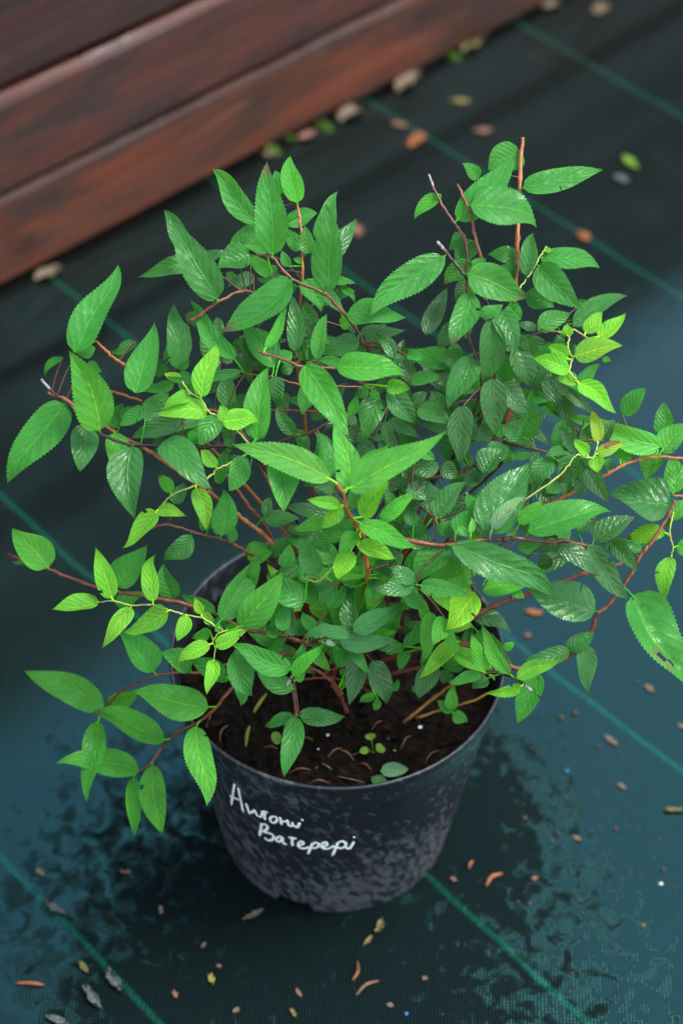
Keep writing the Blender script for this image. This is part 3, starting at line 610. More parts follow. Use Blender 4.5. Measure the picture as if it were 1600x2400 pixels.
# leaves: base x,y  tip x,y  width  colour  depth step  [side bow px] [tilt]
LEAVES = """
A 935,975 885,112 320 m 0|790,690 385,180 230 m 1.6|1155,490 1100,60 215 l .6|1010,420 960,190 150 m 2|1040,690 1360,575 170 m 2|1190,940 1075,730 150 m 2|1425,1310 1395,515 300 m 0|1260,960 1230,700 150 m 1.4
A 435,1375 5,640 340 d -.1|430,1370 150,1190 130 l .7|600,960 760,650 220 m 2.4|880,950 620,860 130 m 2|740,980 430,1100 270 m 1.6|930,1170 735,945 150 l .8|1090,1080 1020,930 100 m 1.5|1200,1050 1125,1000 60 l 1.5
A 1115,1205 475,1676 330 m 0|760,1150 515,1260 140 d 3|970,1130 890,1060 90 m 2|1220,1200 1380,1500 200 m 1.8|1010,1210 900,1300 120 d 2.5|1130,1220 1060,1420 120 d 2.4
B 1500,90 965,165 190 m 1|370,890 770,65 310 m .8 -40|604,1603 320,865 390 l -.1|270,930 105,1120 80 m 1.6 -50|400,900 565,840 160 m 2|480,1000 630,1060 120 m 2|930,790 670,870 80 m 2.4 45|930,780 770,955 120 m 2.4|930,1260 1105,600 300 m .4
B 1305,1040 1285,440 240 d 1|1375,840 1425,700 80 m 1.6|1330,1050 1400,860 150 m 1.5|1440,1272 1185,1410 140 y -.5|1600,1420 1125,1430 210 y -.3|1360,1150 1190,1080 100 y .6|1290,1180 1010,1250 120 m 2|1200,1100 1110,990 140 d 1.8
C 590,760 175,210 190 m .6|655,862 -64,894 110 d .3|280,1100 420,620 210 y -1|480,740 280,520 200 d 2.4|960,830 660,440 270 m 1.8|800,800 590,560 160 D 2.2|960,830 680,830 110 D 2.2|865,660 1070,270 110 l -.4 -20
C 960,910 1000,1195 190 d 1.5|790,1500 905,810 270 l .1|1290,960 1215,1265 170 m 1.1|1340,760 1430,325 150 m 1.2|520,1190 480,880 190 d 1.6|560,1220 600,1070 130 d 2|1140,1450 970,1190 150 d 1.2|1130,1470 1260,1440 170 D 2.4|1140,680 1120,160 180 d 1.6
C 700,640 560,600 160 d 2.6|1000,760 1120,690 150 m 1.6|1130,830 1010,860 120 d 2.2|450,560 420,360 130 d 2.2|1300,560 1250,380 110 D 2.6|1290,760 1260,640 90 d 1.5|230,1480 0,1420 190 d 2|100,1300 280,1420 170 D 2.4
D 240,330 430,540 130 d 4|310,230 525,250 90 m 4|380,270 510,430 80 m 4.4|440,540 990,565 250 m 1|560,700 985,660 150 D 3|560,790 200,910 210 d 1.5|870,940 710,690 135 d 1.4|930,880 960,765 75 D 2.2|985,910 1150,960 95 m 1.4|960,910 900,1000 95 d 1.5
D 345,1020 990,1095 290 l -.3|800,1195 1022,1220 150 y2 .4|400,1000 180,965 110 m .8|1440,990 1000,850 220 m 2.2|1300,1010 1350,1260 160 d 2.7|1020,1150 1320,1110 140 m 1.8|820,1205 1060,1540 230 d .7|740,1300 580,1709 250 d .9|670,1220 745,1330 90 l .3
D 480,1460 540,1280 110 l .6|640,1220 500,1280 120 d 1.5|1090,1400 1400,1540 210 d 1.3|1340,1400 1190,1240 140 d 2.3|1060,1360 1180,1250 130 d 2.4|45,1005 455,1670 310 l -.5 25|1340,5 660,548 310 m -.6|380,640 500,580 130 l 3.4|120,640 60,400 160 d 2.6|60,820 120,500 140 D 3
E 500,990 285,1155 160 m .4|480,1120 370,1285 170 D 2.2|850,180 605,310 250 m .8|375,680 805,195 240 m 0|475,565 985,690 300 m -1|860,440 1462,278 190 m 0|540,370 410,258 110 m 1.6|700,480 730,410 90 m 1.2|265,490 62,672 110 l -.1|440,800 315,890 130 m 1.1
E 510,830 370,1010 180 d .7|455,1070 890,1250 270 m -.9|500,1040 590,960 120 m -.1|820,950 600,930 140 m 1.5|800,1080 690,1010 120 d 1.1|885,1090 940,750 140 d .1|985,960 1437,1000 170 m .6|1025,900 1080,900 45 y .2|970,1010 1300,1330 250 m .4|880,1220 1090,1320 170 m 1.5
F 1065,360 1505,110 150 d .6|815,385 1060,260 160 m .2|810,380 660,350 75 D 1.1|600,200 690,315 130 m .8|320,110 180,500 210 m -.5|200,330 85,525 140 D .4|390,290 560,195 110 m -.4|470,310 400,805 210 d -.6|530,240 637,575 190 d -.2
F 330,580 155,970 220 d .4|480,740 510,1150 215 D .1|540,790 775,985 190 D .6|640,500 770,800 200 D .8|540,600 600,790 150 m 1.5|750,430 790,590 135 d .2|920,640 765,800 120 D .6|950,730 1048,892 85 D .8|1010,440 925,470 80 d .8
F 1035,435 1030,340 85 y -1|1160,410 1290,255 130 y -.8|1255,445 1458,262 125 y -.8|1085,580 1435,500 180 y -1|1030,600 890,505 130 y -.6|1045,690 790,590 150 y -.9|1105,765 950,742 115 y -.9|1110,775 1395,1000 150 y -1|1290,600 1352,615 50 l 0
F 270,940 230,1370 200 D .1|590,1190 700,1040 150 d 1.5|400,1080 470,1210 120 D 2.3|1190,330 1080,360 110 m .4|1060,480 1060,650 70 D 1.1|1150,200 1120,160 60 m 1.2|250,640 110,560 170 d 1.8|120,800 110,640 140 D 2|430,1300 610,1260 170 d 1.6|620,1280 560,1360 130 d 1.9
K 785,740 732,435 130 Y -1|695,850 570,700 115 y -1|770,840 1045,757 130 Y -1|760,860 775,1008 160 y -1|840,720 938,515 140 D .2|1360,770 680,490 250 p -.3 40|1380,800 1610,560 250 p -.3|1010,480 1225,235 190 m .8|1360,650 1395,360 190 m .8
K 1390,850 1230,1095 230 l .8|1475,1200 1440,860 215 l .9|1450,1290 870,1200 420 d .6|690,960 870,1300 190 D -.3|650,890 400,1105 215 d 0|520,810 300,870 115 d .4|560,860 410,920 125 d .1|590,820 420,585 150 D .4|400,780 480,520 135 m 1.2
K 710,560 515,505 100 m .8|740,740 650,590 150 D .8|370,900 180,1110 210 d .6|620,1000 620,1220 180 d .4|430,1100 300,1200 140 d .9|980,900 1120,740 190 l .9|0,860 210,860 85 m 2.2|600,1000 500,1210 120 D 1.2|740,1010 720,1200 120 D 1|870,960 910,880 90 m .6|160,1200 60,1110 140 d 1.2
J 640,860 1022,285 400 d -.1|700,835 978,570 130 P -.5|1000,850 1510,668 10 m 3|920,800 1110,600 130 l -1|370,970 1215,1410 300 d -.7|240,730 497,448 180 d -.1|0,520 300,570 170 D .8|640,385 800,180 200 d 1.1|400,870 610,680 210 m .7
M 300,335 985,160 290 m -.4
J 520,890 415,800 70 p -.5|530,870 535,735 60 p -.6|890,830 815,900 70 P -.5|620,1340 985,1300 205 l .2|860,1340 970,1405 85 m .6|620,1130 660,1210 60 m .5|560,700 500,540 120 m 1.4|120,900 60,700 130 d 1.8|300,900 380,760 150 m 1.2|860,1200 1000,1050 140 d .6
J 480,480 640,420 150 D 2|300,300 430,420 150 D 2.4|1100,500 1260,540 170 d 1.4|620,380 520,480 130 D 2.2|0,330 60,440 120 D 1.4
M 540,440 892,692 170 D 0|790,440 1135,892 220 D -.3|990,430 1197,660 150 D .2|830,400 1182,215 200 D .1|1425,340 1100,385 155 y2 .4|850,985 290,770 340 d .4|1150,850 1610,1600 400 m 0|1470,540 1415,915 165 y2 -.8|1515,450 1650,480 140 l -.5
M 1470,240 1610,70 150 l 0|1470,230 1420,300 70 m .5|620,1300 842,1140 150 d 1.2|640,1300 270,1380 150 d .8|110,1300 188,1235 80 l .2|900,420 1220,470 140 d .8|560,430 330,500 120 d .8|500,560 380,640 140 D 1.2|1230,460 1080,470 110 m .8|700,330 800,250 120 d .6
T 850,350 882,712 160 d .6|345,590 665,455 130 y2 -.8|385,655 110,700 95 y2 -1|295,570 75,190 120 l -.8|520,560 345,930 190 m .4
O 1340,1120 1235,800 135 l 0|1320,1150 1045,1220 110 m 0|1370,1180 1240,1270 120 d .8
O 815,425 1212,500 165 m -.6|1262,480 1010,780 270 y2 -.4|1010,680 925,915 170 l 0|755,450 440,440 150 d -.6|770,390 570,270 140 d -.4|1060,130 770,420 240 m .2|690,500 880,615 130 m .8|1180,980 1230,740 130 D 4
O 160,880 640,880 170 p2 1.5|270,800 670,540 180 p2 1.6|270,800 220,440 165 d 2|300,980 230,1410 190 D 4|420,1040 560,1415 200 D 4|450,1320 320,1380 80 l 6|470,1350 440,1450 75 l 6|800,900 700,650 120 d 4|850,950 890,720 110 d 4
O 690,920 530,985 95 l 5|720,960 640,1120 105 m 5|880,930 850,1160 140 m 5|960,1080 800,1350 190 D 4|1180,1060 950,1060 165 m 4|1130,960 1090,830 115 m 4|1060,1470 950,1360 85 l 7|1060,1450 1100,1240 115 l 7|1080,1470 1205,1540 115 l 7
O 400,540 430,330 150 m 2.5|380,620 530,490 125 l 2.8|60,620 200,400 135 m 2.5|110,740 40,660 105 m 3.4|130,430 0,450 100 d 3|200,1090 150,930 150 m 3|200,1150 150,1120 55 l 5|190,1260 220,1180 60 l 5|600,1290 640,1190 60 m 4.4|790,1300 755,1240 60 m 4.8
O 640,640 560,560 110 d 3.4|1000,960 900,900 110 d 4.4|760,560 640,600 90 m 3|1050,1120 1000,1230 130 d 4.6|520,330 600,260 150 d 2.4|660,250 560,170 170 d 2|300,260 420,180 140 d 2
I 440,605 -385,300 265 p -1.6 -40|575,690 462,128 235 p -1.4|585,680 1378,208 260 p -1.7 -30|525,820 345,1005 150 y2 -1.2|525,815 245,765 115 y2 -1.1|650,1010 340,1010 190 m -.3|400,960 130,1015 120 l -.4|690,920 915,620 175 y -1.2|830,950 1127,730 135 l -.6
I 665,960 1140,1152 175 l -1.1|640,1140 960,1250 155 y -.8|650,1040 500,1210 150 l -.6|600,1180 490,1418 180 y -.5|610,850 640,650 115 m -1|430,580 340,215 165 m .2|460,700 200,600 160 D .8|1320,500 1060,510 150 D .8|1130,400 1290,440 95 m .6
I 660,480 910,305 95 l .4|770,270 885,265 60 D 1.6|780,300 640,430 160 D 2|1110,990 1090,800 125 d .8|1000,680 1120,540 140 D 1.6|320,1390 170,1070 195 m .4|440,1440 445,1370 75 l -.2|480,1470 290,1480 100 d 1.2
I 900,620 760,700 160 D 2.2|980,760 880,820 150 d 1.8|1130,760 1340,700 190 D 1|700,760 760,640 150 d 1.2|1180,960 1120,1080 160 d 1.6|1000,980 860,1060 150 D 2|560,1040 400,1100 150 m .6|300,1060 420,1200 160 m 1.2|860,1180 1010,1260 150 D 2.4|780,1300 900,1380 150 d 2.6
H 1040,600 1100,1047 270 m -.3|760,590 655,875 190 m 0|110,470 517,865 285 d -.4|550,680 420,535 115 y2 .1|185,890 70,745 115 y2 .1|380,850 467,1195 165 y -.6|60,1035 302,1070 118 y -.6|200,980 290,800 135 d 1.6|590,1240 600,850 225 m 2.5
H 930,1090 1232,1100 150 d 4|950,1080 985,920 95 d 4|350,1240 120,1440 190 d 1.5|800,1430 1030,1330 195 l 4|1080,1500 1150,1300 135 m 2.6|690,1290 670,1110 95 m 3|560,820 600,520 115 m 1.6|110,440 20,480 95 d 1.6|560,270 405,500 200 m 1.1|430,300 50,420 135 d 2.2
H 600,310 895,298 190 y -.7|620,310 575,172 110 y -.6|680,490 600,490 80 m 1.2|1490,640 1370,395 190 m 1.1|820,700 640,560 150 D 1.8|450,480 330,330 160 m 1.6|480,1200 430,1040 120 m 2.8|1240,560 1290,420 120 d 2
G 540,155 40,797 330 m 0|690,330 655,715 245 d .8 20|930,400 970,790 215 l 1.1|1070,510 1095,1090 315 d -.5|880,340 1010,160 160 m 1.6|1500,260 1070,440 175 d .7|1180,300 1370,50 225 d 1.1|1180,200 980,340 140 m 1.2|1285,1040 1000,1342 170 y -.7
G 400,1500 100,1165 290 l 0|220,1465 100,1445 40 m .1|1000,300 1090,180 120 m 1.6
R 850,860 1082,555 230 m .8|825,950 697,570 165 y -.8|730,975 385,1030 142 y -.8|1125,975 1140,605 137 y -.8|970,1015 750,1315 137 y2 -.7|1240,1040 905,1190 178 y2 -.8|1375,1070 1302,1265 122 y2 -.7|1280,950 1200,690 165 m 1.1|1130,1490 890,1180 235 m .8|860,1000 1070,900 130 m .8
N 540,640 260,490 105 m 1.2|430,660 365,530 88 y2 -.6|515,740 430,640 88 y2 -.4|560,810 560,715 62 l -.6|500,790 345,860 105 l 0|495,905 230,1055 142 y -.8|540,930 808,790 132 y -.9|525,1030 470,1315 128 y -.8|580,710 887,172 230 m -.4|745,765 1090,328 270 l -.3
N 1160,1110 660,900 215 m 0|700,950 845,1332 235 m .2|1170,1165 1440,888 125 l -.5|1440,880 1522,915 48 P -.5|1165,1290 870,1080 190 m .7|740,1200 745,1412 120 m .8|340,1100 95,970 205 m 1.2|620,1180 330,1030 185 m .8|640,1170 530,1222 95 l 1.2|1080,800 1100,555 135 m .8
N 1180,840 1100,460 145 D 1|1330,800 1250,640 115 m 1.5|830,440 910,270 95 m 1.2|1060,830 940,790 120 m 1.1|1180,1080 1250,890 125 m .8|1190,1200 1280,1130 85 m 1|1280,560 960,330 235 m .8|1640,830 1240,880 125 p2 .8|640,720 480,760 110 m .8|700,740 620,860 100 l .6
V 540,310 790,305 108 m 4|515,310 358,365 72 m 4|520,310 460,630 122 m 3.6
P 480,600 103,435 152 l 0|500,600 630,515 95 l .6|960,605 610,530 172 l .2|755,760 408,630 132 l -.2|450,665 402,1040 112 l .6|640,890 255,862 132 l 0|895,690 950,1055 137 l -.2|608,925 622,1203 82 l 0|700,865 745,1184 132 l -.2
"""
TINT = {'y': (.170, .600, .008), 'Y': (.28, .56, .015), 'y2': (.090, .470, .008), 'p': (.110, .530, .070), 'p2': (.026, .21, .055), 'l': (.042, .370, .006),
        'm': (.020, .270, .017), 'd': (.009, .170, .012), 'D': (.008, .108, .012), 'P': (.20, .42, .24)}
WET = {'y': .15, 'Y': .1, 'y2': .2, 'p': .15, 'p2': .3, 'l': .4, 'm': .5, 'd': .8, 'D': .95, 'P': .2}
PROF_N = (.39 ** .55) * (.61 ** .85)
def leaf_geo(B, T, W, nrm, bow, arch, fold, teeth, r, nu, pet=None):
    ax = T - B; Ln = np.linalg.norm(ax); ax = ax / Ln
    s = np.cross(nrm, ax); s /= np.linalg.norm(s) + 1e-9; nn = np.cross(ax, s)
    cols = (-1, -.66, -.32, 0, .32, .66, 1)
    p1, p2, p3 = r.uniform(0, 6.3), r.uniform(0, 6.3), r.uniform(0, 6.3)
    ea, eb = r.uniform(.44, .60), r.uniform(.92, 1.22)
    mx = (ea / (ea + eb)) ** ea * (eb / (ea + eb)) ** eb
    asym = r.uniform(-.08, .08); quilt = r.uniform(.002, .010); tw = r.uniform(-.8, .8); s2 = r.uniform(-.06, .06); wav = r.uniform(.05, .18); curl = r.choice((0, 0, .12, .3, .5)) * r.random()
    V, UVs, F = [], [], []
    for i in range(nu + 1):
        t = i / nu
        hw = W / 2 * (t ** ea * (1 - t) ** eb) / mx if 0 < t < 1 else W * .008
        tooth = (1 + teeth * (1 if i % 2 else -.35)) if 1 < i < nu - 1 else 1
        for v in cols:
            e = abs(v) == 1
            x = v * hw * (tooth if e else 1) * (1 + asym * np.sign(v))
            fwd = (Ln / nu * .55 if (e and i % 2 and i < nu - 1) else 0) + .10 * W * v * v * (1 - t) * t
            h = fold * abs(v) * hw + 4 * arch * Ln * t * (1 - t) + quilt * W * math.sin(2 * math.pi * (t * 7 + v * .22 - abs(v) * 2.0 + .25)) * min(1, abs(v) * 2.2) * (1 - abs(v) * .5)
            h += wav * hw * v * v * math.sin(7 * t + p1 + (1.4 if v > 0 else 0)) + math.sin(tw * (t - .3)) * x
            h -= (.10 * hw if v == 0 else 0) + curl * Ln * max(0, t - .6) ** 2 * 2.0
            V.append(B + ax * (t * Ln + fwd) + s * (x + bow * 4 * t * (1 - t) + s2 * Ln * math.sin(2 * math.pi * t) * t) + nn * h)
            UVs.append((t, v * .5 + .5))
    k = len(cols)
    for i in range(nu):
        for j in range(k - 1): F.append((i * k + j, i * k + j + 1, (i + 1) * k + j + 1, (i + 1) * k + j))
    if pet is not None:
        a = pet; b = B; m = (a + b) / 2 + nn * .12 * np.linalg.norm(a - b)
        path = smooth_path([a, m, b + ax * .05 * Ln], 3); b0 = len(V)
        pv, pf, _, _ = tube(path, [.00055] * len(path), 5)
        V += pv; UVs += [(.02, .5)] * len(pv); F += [tuple(b0 + q for q in f) for f in pf]
    return V, F, UVs
def leaf_mesh(name, V, F, UVs, tints):
    me = bpy.data.meshes.new(name)
    me.from_pydata([tuple(map(float, v)) for v in V], [], F)
    me.materials.append(M_LEAF)
    me.polygons.foreach_set('use_smooth', [True] * len(me.polygons))
    li = np.zeros(len(me.loops), int); me.loops.foreach_get('vertex_index', li)
    uvl = me.uv_layers.new(name='UVMap'); uvl.data.foreach_set('uv', np.asarray(UVs, float)[li].ravel())
    at = me.attributes.new('tint', 'FLOAT_COLOR', 'POINT')
    at.data.foreach_set('color', np.asarray(tints, float).ravel()); me.update()
    return me

def vert_tints(c, wet, UVs, cc, r):
    """pigment: yellower towards one end, now and then a browned tip or a pale margin"""
    k1, k2, ph = r.uniform(-.5, .6), r.uniform(0, .45), r.uniform(0, 6.3)
    brown = r.random() < .10 and cc not in ('y', 'Y', 'p'); pale = r.random() < .2
    warm = np.array([1.9, 1.22, .7]); o = []
    for (u, v) in UVs:
        e = abs(v - .5) * 2
        m = max(0, min(1, k1 * (u - .35) + k2 * (.5 + .5 * math.sin(5 * u + 3 * v + ph))))
        q = c * (1 + (warm - 1) * m)
        if brown and u > .80: g = min(1, (u - .80) / .12); q = q * (1 - g) + np.array([.09, .055, .02]) * g
        if pale and e > .9: q = q * np.array([1.5, 1.25, 1.1])
        o.append((q[0], q[1], q[2], wet))
    return o
leaves = []
twigs = {}
rl = random.Random(11)
for ln in LEAVES.strip().split('\n'):
    reg, rest = ln.split(' ', 1); ox, oy, sc = REG[reg]
    for it in rest.split('|'):
        t = it.split(); bx, by = map(float, t[0].split(',')); tx, ty = map(float, t[1].split(','))
        wd, cc, d = float(t[2]) / sc, t[3], float(t[4]); bow = float(t[5]) / sc if len(t) > 5 else rl.uniform(-.08, .08) * math.hypot(bx - tx, by - ty) / sc
        if wd < 5: continue
        leaves.append((ox + bx / sc, oy + by / sc, ox + tx / sc, oy + ty / sc, wd, cc, d, bow))
N_TRACED = len(leaves)
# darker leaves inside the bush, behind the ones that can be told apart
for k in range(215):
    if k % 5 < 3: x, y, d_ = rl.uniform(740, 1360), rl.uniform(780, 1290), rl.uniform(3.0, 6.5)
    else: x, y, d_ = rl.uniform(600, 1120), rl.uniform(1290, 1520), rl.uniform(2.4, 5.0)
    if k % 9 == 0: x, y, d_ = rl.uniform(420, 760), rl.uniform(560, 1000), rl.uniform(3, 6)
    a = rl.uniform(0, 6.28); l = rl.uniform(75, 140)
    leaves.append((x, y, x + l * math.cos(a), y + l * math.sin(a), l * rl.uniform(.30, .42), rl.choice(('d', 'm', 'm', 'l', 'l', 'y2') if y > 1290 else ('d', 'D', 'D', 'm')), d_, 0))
built = []
for idx, (bx, by, tx, ty, wd, cc, d, bow) in enumerate(leaves):
    r = random.Random(idx * 13 + 5); filler = idx >= N_TRACED
    lp = math.hypot(tx - bx, ty - by)
    B = place(bx, by, d); db = view_depth(B)
    scale = db / FPX
    tilt = r.gauss(0, .24) + (.10 if ty < by else -.04)
    dt = max(-.45, min(.45, tilt)) * lp * scale
    T = px(tx, ty, db + dt)
    if math.hypot(T[0], T[1]) < .118 and T[2] < SOIL_Z + .010: T = place(tx, ty, d)
    toc = CAM - (B + T) / 2; toc /= np.linalg.norm(toc)
    nrm = .62 * toc + .38 * np.array([0, 0, 1.]) + rng.normal(0, .17, 3)
    ax = T - B; ax /= np.linalg.norm(ax); nrm = nrm - ax * np.dot(nrm, ax); nrm /= np.linalg.norm(nrm)
    cosw = max(.72, abs(np.dot(np.cross(nrm, ax), np.cross(toc - ax * np.dot(toc, ax), ax)) / (np.linalg.norm(toc - ax * np.dot(toc, ax)) + 1e-9)))
    W = wd * scale / cosw * .92
    # nearest stem that is not in front of the leaf
    dist = np.linalg.norm(ALLP - B, axis=1) + np.where(ALLD < db - .006, .014, 0)
    j = int(dist.argmin()); sp_ = ALLP[j]; dd = np.linalg.norm(sp_ - B)
    pet = sp_ if dd < .016 else None
    if pet is None and not filler:
        twigs.setdefault(int(ALLI[j]), []).append((B, sp_))
    V, F, UVs = leaf_geo(B, T, W, nrm, bow * scale, r.uniform(-.03, .14), r.choice((r.uniform(.02, .3), r.uniform(.15, .6))), r.uniform(.045, .078) if wd > 16 else .04, r, 48 if wd > 40 else 26, pet)
    if cc in ('y', 'y2'): cc_ = r.random() * .6; base_ = np.array(TINT['y']) * (1 - cc_) + np.array(TINT['l']) * cc_ if cc == 'y2' else np.array(TINT['y']) * (1 - cc_ * .5) + np.array(TINT['y2']) * cc_ * .5
    else: base_ = np.array(TINT[cc])
    hole = abs(bx - (1150 + 1150 / 3.484)) < 1 and cc == 'm' and wd > 100
    red = cc == 'Y' and abs(bx - (1200 + 770 / 3.92)) < 1
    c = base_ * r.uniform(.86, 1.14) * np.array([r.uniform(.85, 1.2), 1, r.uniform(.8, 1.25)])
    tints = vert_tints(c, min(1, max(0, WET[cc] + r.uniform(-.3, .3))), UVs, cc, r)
    if not hole and r.random() < .14:         # a torn or nibbled margin
        q0, sd_ = r.randrange(6, 20), r.choice((0, 5)); ln_ = r.choice((1, 2, 2, 3))
        F = [f for q, f in enumerate(F) if not (q < 156 and q0 <= q // 6 < q0 + ln_ and q % 6 == sd_)]
    if hole:                                  # eaten by an insect, brown along the edge of the hole
        F = [f for q, f in enumerate(F) if not (q < 288 and 28 <= q // 6 <= 36 and q % 6 == 1 + (q // 6 > 32))]
        tints = [(.22, .13, .05, .2) if (.53 < u < .78 and .14 < v < .42 and (q * 7) % 5 < 3) else tn for q, ((u, v), tn) in enumerate(zip(UVs, tints))]
    if red: tints = [(.42, .13, .06, .1) if (.25 < u < .8 and v > .55) else tn for (u, v), tn in zip(UVs, tints)]
    built.append((lp * wd if not filler else 0, int(ALLI[j]), V, F, UVs, tints, B, T, nrm, cc))

# stems with their short twigs
for i, (kind, r0, fl, path) in enumerate(stems_raw):
    n = len(path); r1 = r0 * (1.5 if 'x' in fl or 'e' in fl else 1.25)
    rr = random.Random(i)
    rad = [(r0 + (r1 - r0) * (k / (n - 1)) ** .8) * (1 + .10 * rr.uniform(-1, 1)) for k in range(n)]
    for k in range(5, n - 4, 6): rad[k] *= 1.28          # swollen nodes
    path = [np.array(q) for q in path]
    for k in range(1, n - 1): path[k] = path[k] + np.array([rr.gauss(0, .0002) for _ in range(3)])
    V, F, c0, c1 = tube(path, rad, 8, True, False)
    mi = [0] * len(F)
    if 'c' in fl:
        mi[c0] = 1
        for q in range(8 * min(4, n - 1)): mi[q] = 2
    for (B, s_) in twigs.get(i, []):
        m = (B + s_) / 2 + np.array([0, 0, .10 * np.linalg.norm(B - s_)])
        p = smooth_path([B, m, s_], 4); b0 = len(V); v, f, _, _ = tube(p, [.00038 + .0002 * q / (len(p) - 1) for q in range(len(p))], 6)
        V += v; F += [tuple(b0 + q for q in ff) for ff in f]; mi += [3] * len(f)
    o = mesh_obj('stem', V, F, [STEMM[kind], M_CUT, M_GREYTIP if kind in 'kn' else STEMM[kind], STEMM['n']], smooth=True, midx=mi)
    rehome(o, plant); STEM_OBJ.append(o)
order = sorted(range(len(built)), key=lambda k: -built[k][0])
solo = set(order[:300])
sV, sF, sU, sT = [], [], [], []
for k, (area, si, V, F, UVs, tint, B, T, nrm, cc) in enumerate(built):
    if k in solo:
        me = leaf_mesh('leaf', V, F, UVs, tint)
        o = bpy.data.objects.new('leaf', me); col.objects.link(o); o.parent = STEM_OBJ[si]
    else:
        b0 = len(sV); sV += V; sF += [tuple(b0 + q for q in f) for f in F]; sU += UVs; sT += tint
o = bpy.data.objects.new('inner_leaves', leaf_mesh('inner_leaves', sV, sF, sU, sT)); col.objects.link(o); rehome(o, plant); o['kind'] = 'stuff'
# water beads standing on the leaves
bm = bmesh.new(); bmesh.ops.create_icosphere(bm, subdivisions=2, radius=1.0); bv = np.array([v.co[:] for v in bm.verts]); bf = [[v.index for v in f.verts] for f in bm.faces]; bm.free()
dV, dF = [], []; rd = random.Random(21)
for k, (area, si, V, F, UVs, tint, B, T, nrm, cc) in enumerate(built):
    if k not in solo: continue
    cnt = {'p': 14, 'y': 2, 'y2': 3, 'l': 2, 'm': 2, 'd': 2, 'D': 1}.get(cc, 1)
    for _ in range(cnt if rd.random() < .75 else 0):
        f = F[rd.randrange(min(len(F), 170))]
        q = np.mean([V[i] for i in f], axis=0)
        R_ = (.0002 + .0009 * rd.random() ** 3.0) * (1.0 if cc != 'p' else .8)
        zax = nrm; xax = np.cross(zax, [.3, .9, .1]); xax /= np.linalg.norm(xax); yax = np.cross(zax, xax)
        b0 = len(dV)
        for v in bv: dV.append(q + R_ * (v[0] * xax + v[1] * yax + (v[2] * .6 + .25) * zax))
        dF += [[b0 + i for i in ff] for ff in bf]
o = mesh_obj('water_beads', dV, dF, [M_WATER], smooth=True); rehome(o, plant); o['kind'] = 'stuff'

# ------------------------------------------------------------------ litter on the fabric and on the soil
MD = {
    'tan': mat_plain('tan_husk', (.065, .044, .027), (.15, .11, .072), .55, 500), 'orange': mat_plain('orange_bark', (.14, .042, .014), (.25, .085, .032), .5, 500),
    'brown': mat_plain('brown_bark', (.10, .045, .028), (.20, .10, .065), .55, 500), 'grey': mat_plain('pale_grey_husk', (.035, .045, .045), (.11, .125, .12), .5, 400),
    'olive': mat_plain('olive_husk', (.08, .075, .02), (.16, .14, .045), .5, 400), 'green': mat_plain('moss_green', (.06, .14, .01), (.14, .26, .02), .6, 600),
    'ygreen': mat_plain('yellow_leaf', (.14, .17, .02), (.24, .24, .04), .55, 300), 'blue': mat_plain('blue_plastic', (.006, .09, .24), (.01, .13, .30), .4, 300),
    'white': mat_plain('perlite', (.6, .6, .56), (.8, .8, .76), .7, 900), 'purple': mat_plain('dead_leaf', (.09, .045, .04), (.17, .09, .08), .6, 300),
    'pale': mat_plain('pale_fallen_leaf', (.14, .34, .17), (.26, .48, .28), .5, 200), 'gold': mat_plain('golden_needle', (.07, .028, .010), (.15, .07, .025), .5, 500),
    'dark': mat_plain('dark_crumb', (.015, .011, .009), (.045, .03, .022), .6, 600),
}
rg_ = random.Random(5)
def finish(name, V, F, mat, c, label, cat, group, mats=None):
    c = Vector((float(c[0]), float(c[1]), float(c[2])))
    o = mesh_obj(name, [np.asarray(v) - np.array(c) for v in V], F, mats or [mat], smooth=name not in ('bark_chip', 'bark_splinter')); o.location = c
    return tag(o, label, cat, group)
def ends(x, y, ln, ang, z):
    a = math.radians(ang); dx, dy = ln / 2 * math.cos(a), ln / 2 * math.sin(a)
    return on_plane(x - dx, y - dy, z), on_plane(x + dx, y + dy, z)
def needle(x, y, ln, ang, mat, label, group, z=.001, bend=.12, rad=.0009, name='dry_needle', cat='needle', zf=None):
    a, b = ends(x, y, ln, ang, z); s = np.cross([0, 0, 1.], b - a)
    P = [a, (a + b) / 2 + s * bend + np.array([0, 0, .0012]), b]
    if zf: P = [np.array([p[0], p[1], zf(p[0], p[1]) + .0016 + (.0015 if i == 1 else 0)]) for i, p in enumerate(P)]
    else: P = [np.array([p[0], p[1], rad + (.0008 if i == 1 else 0)]) for i, p in enumerate(P)]
    path = smooth_path(P, 5); n = len(path)
    V, F, _, _ = tube(path, [rad * (.45 + .7 * math.sin(math.pi * (i + .8) / (n + .6))) for i in range(n)], 6, True, True)
    return finish(name, V, F, MD[mat], (a + b) / 2 * np.array([1, 1, 0]) + np.array([0, 0, P[0][2]]), label, cat, group)
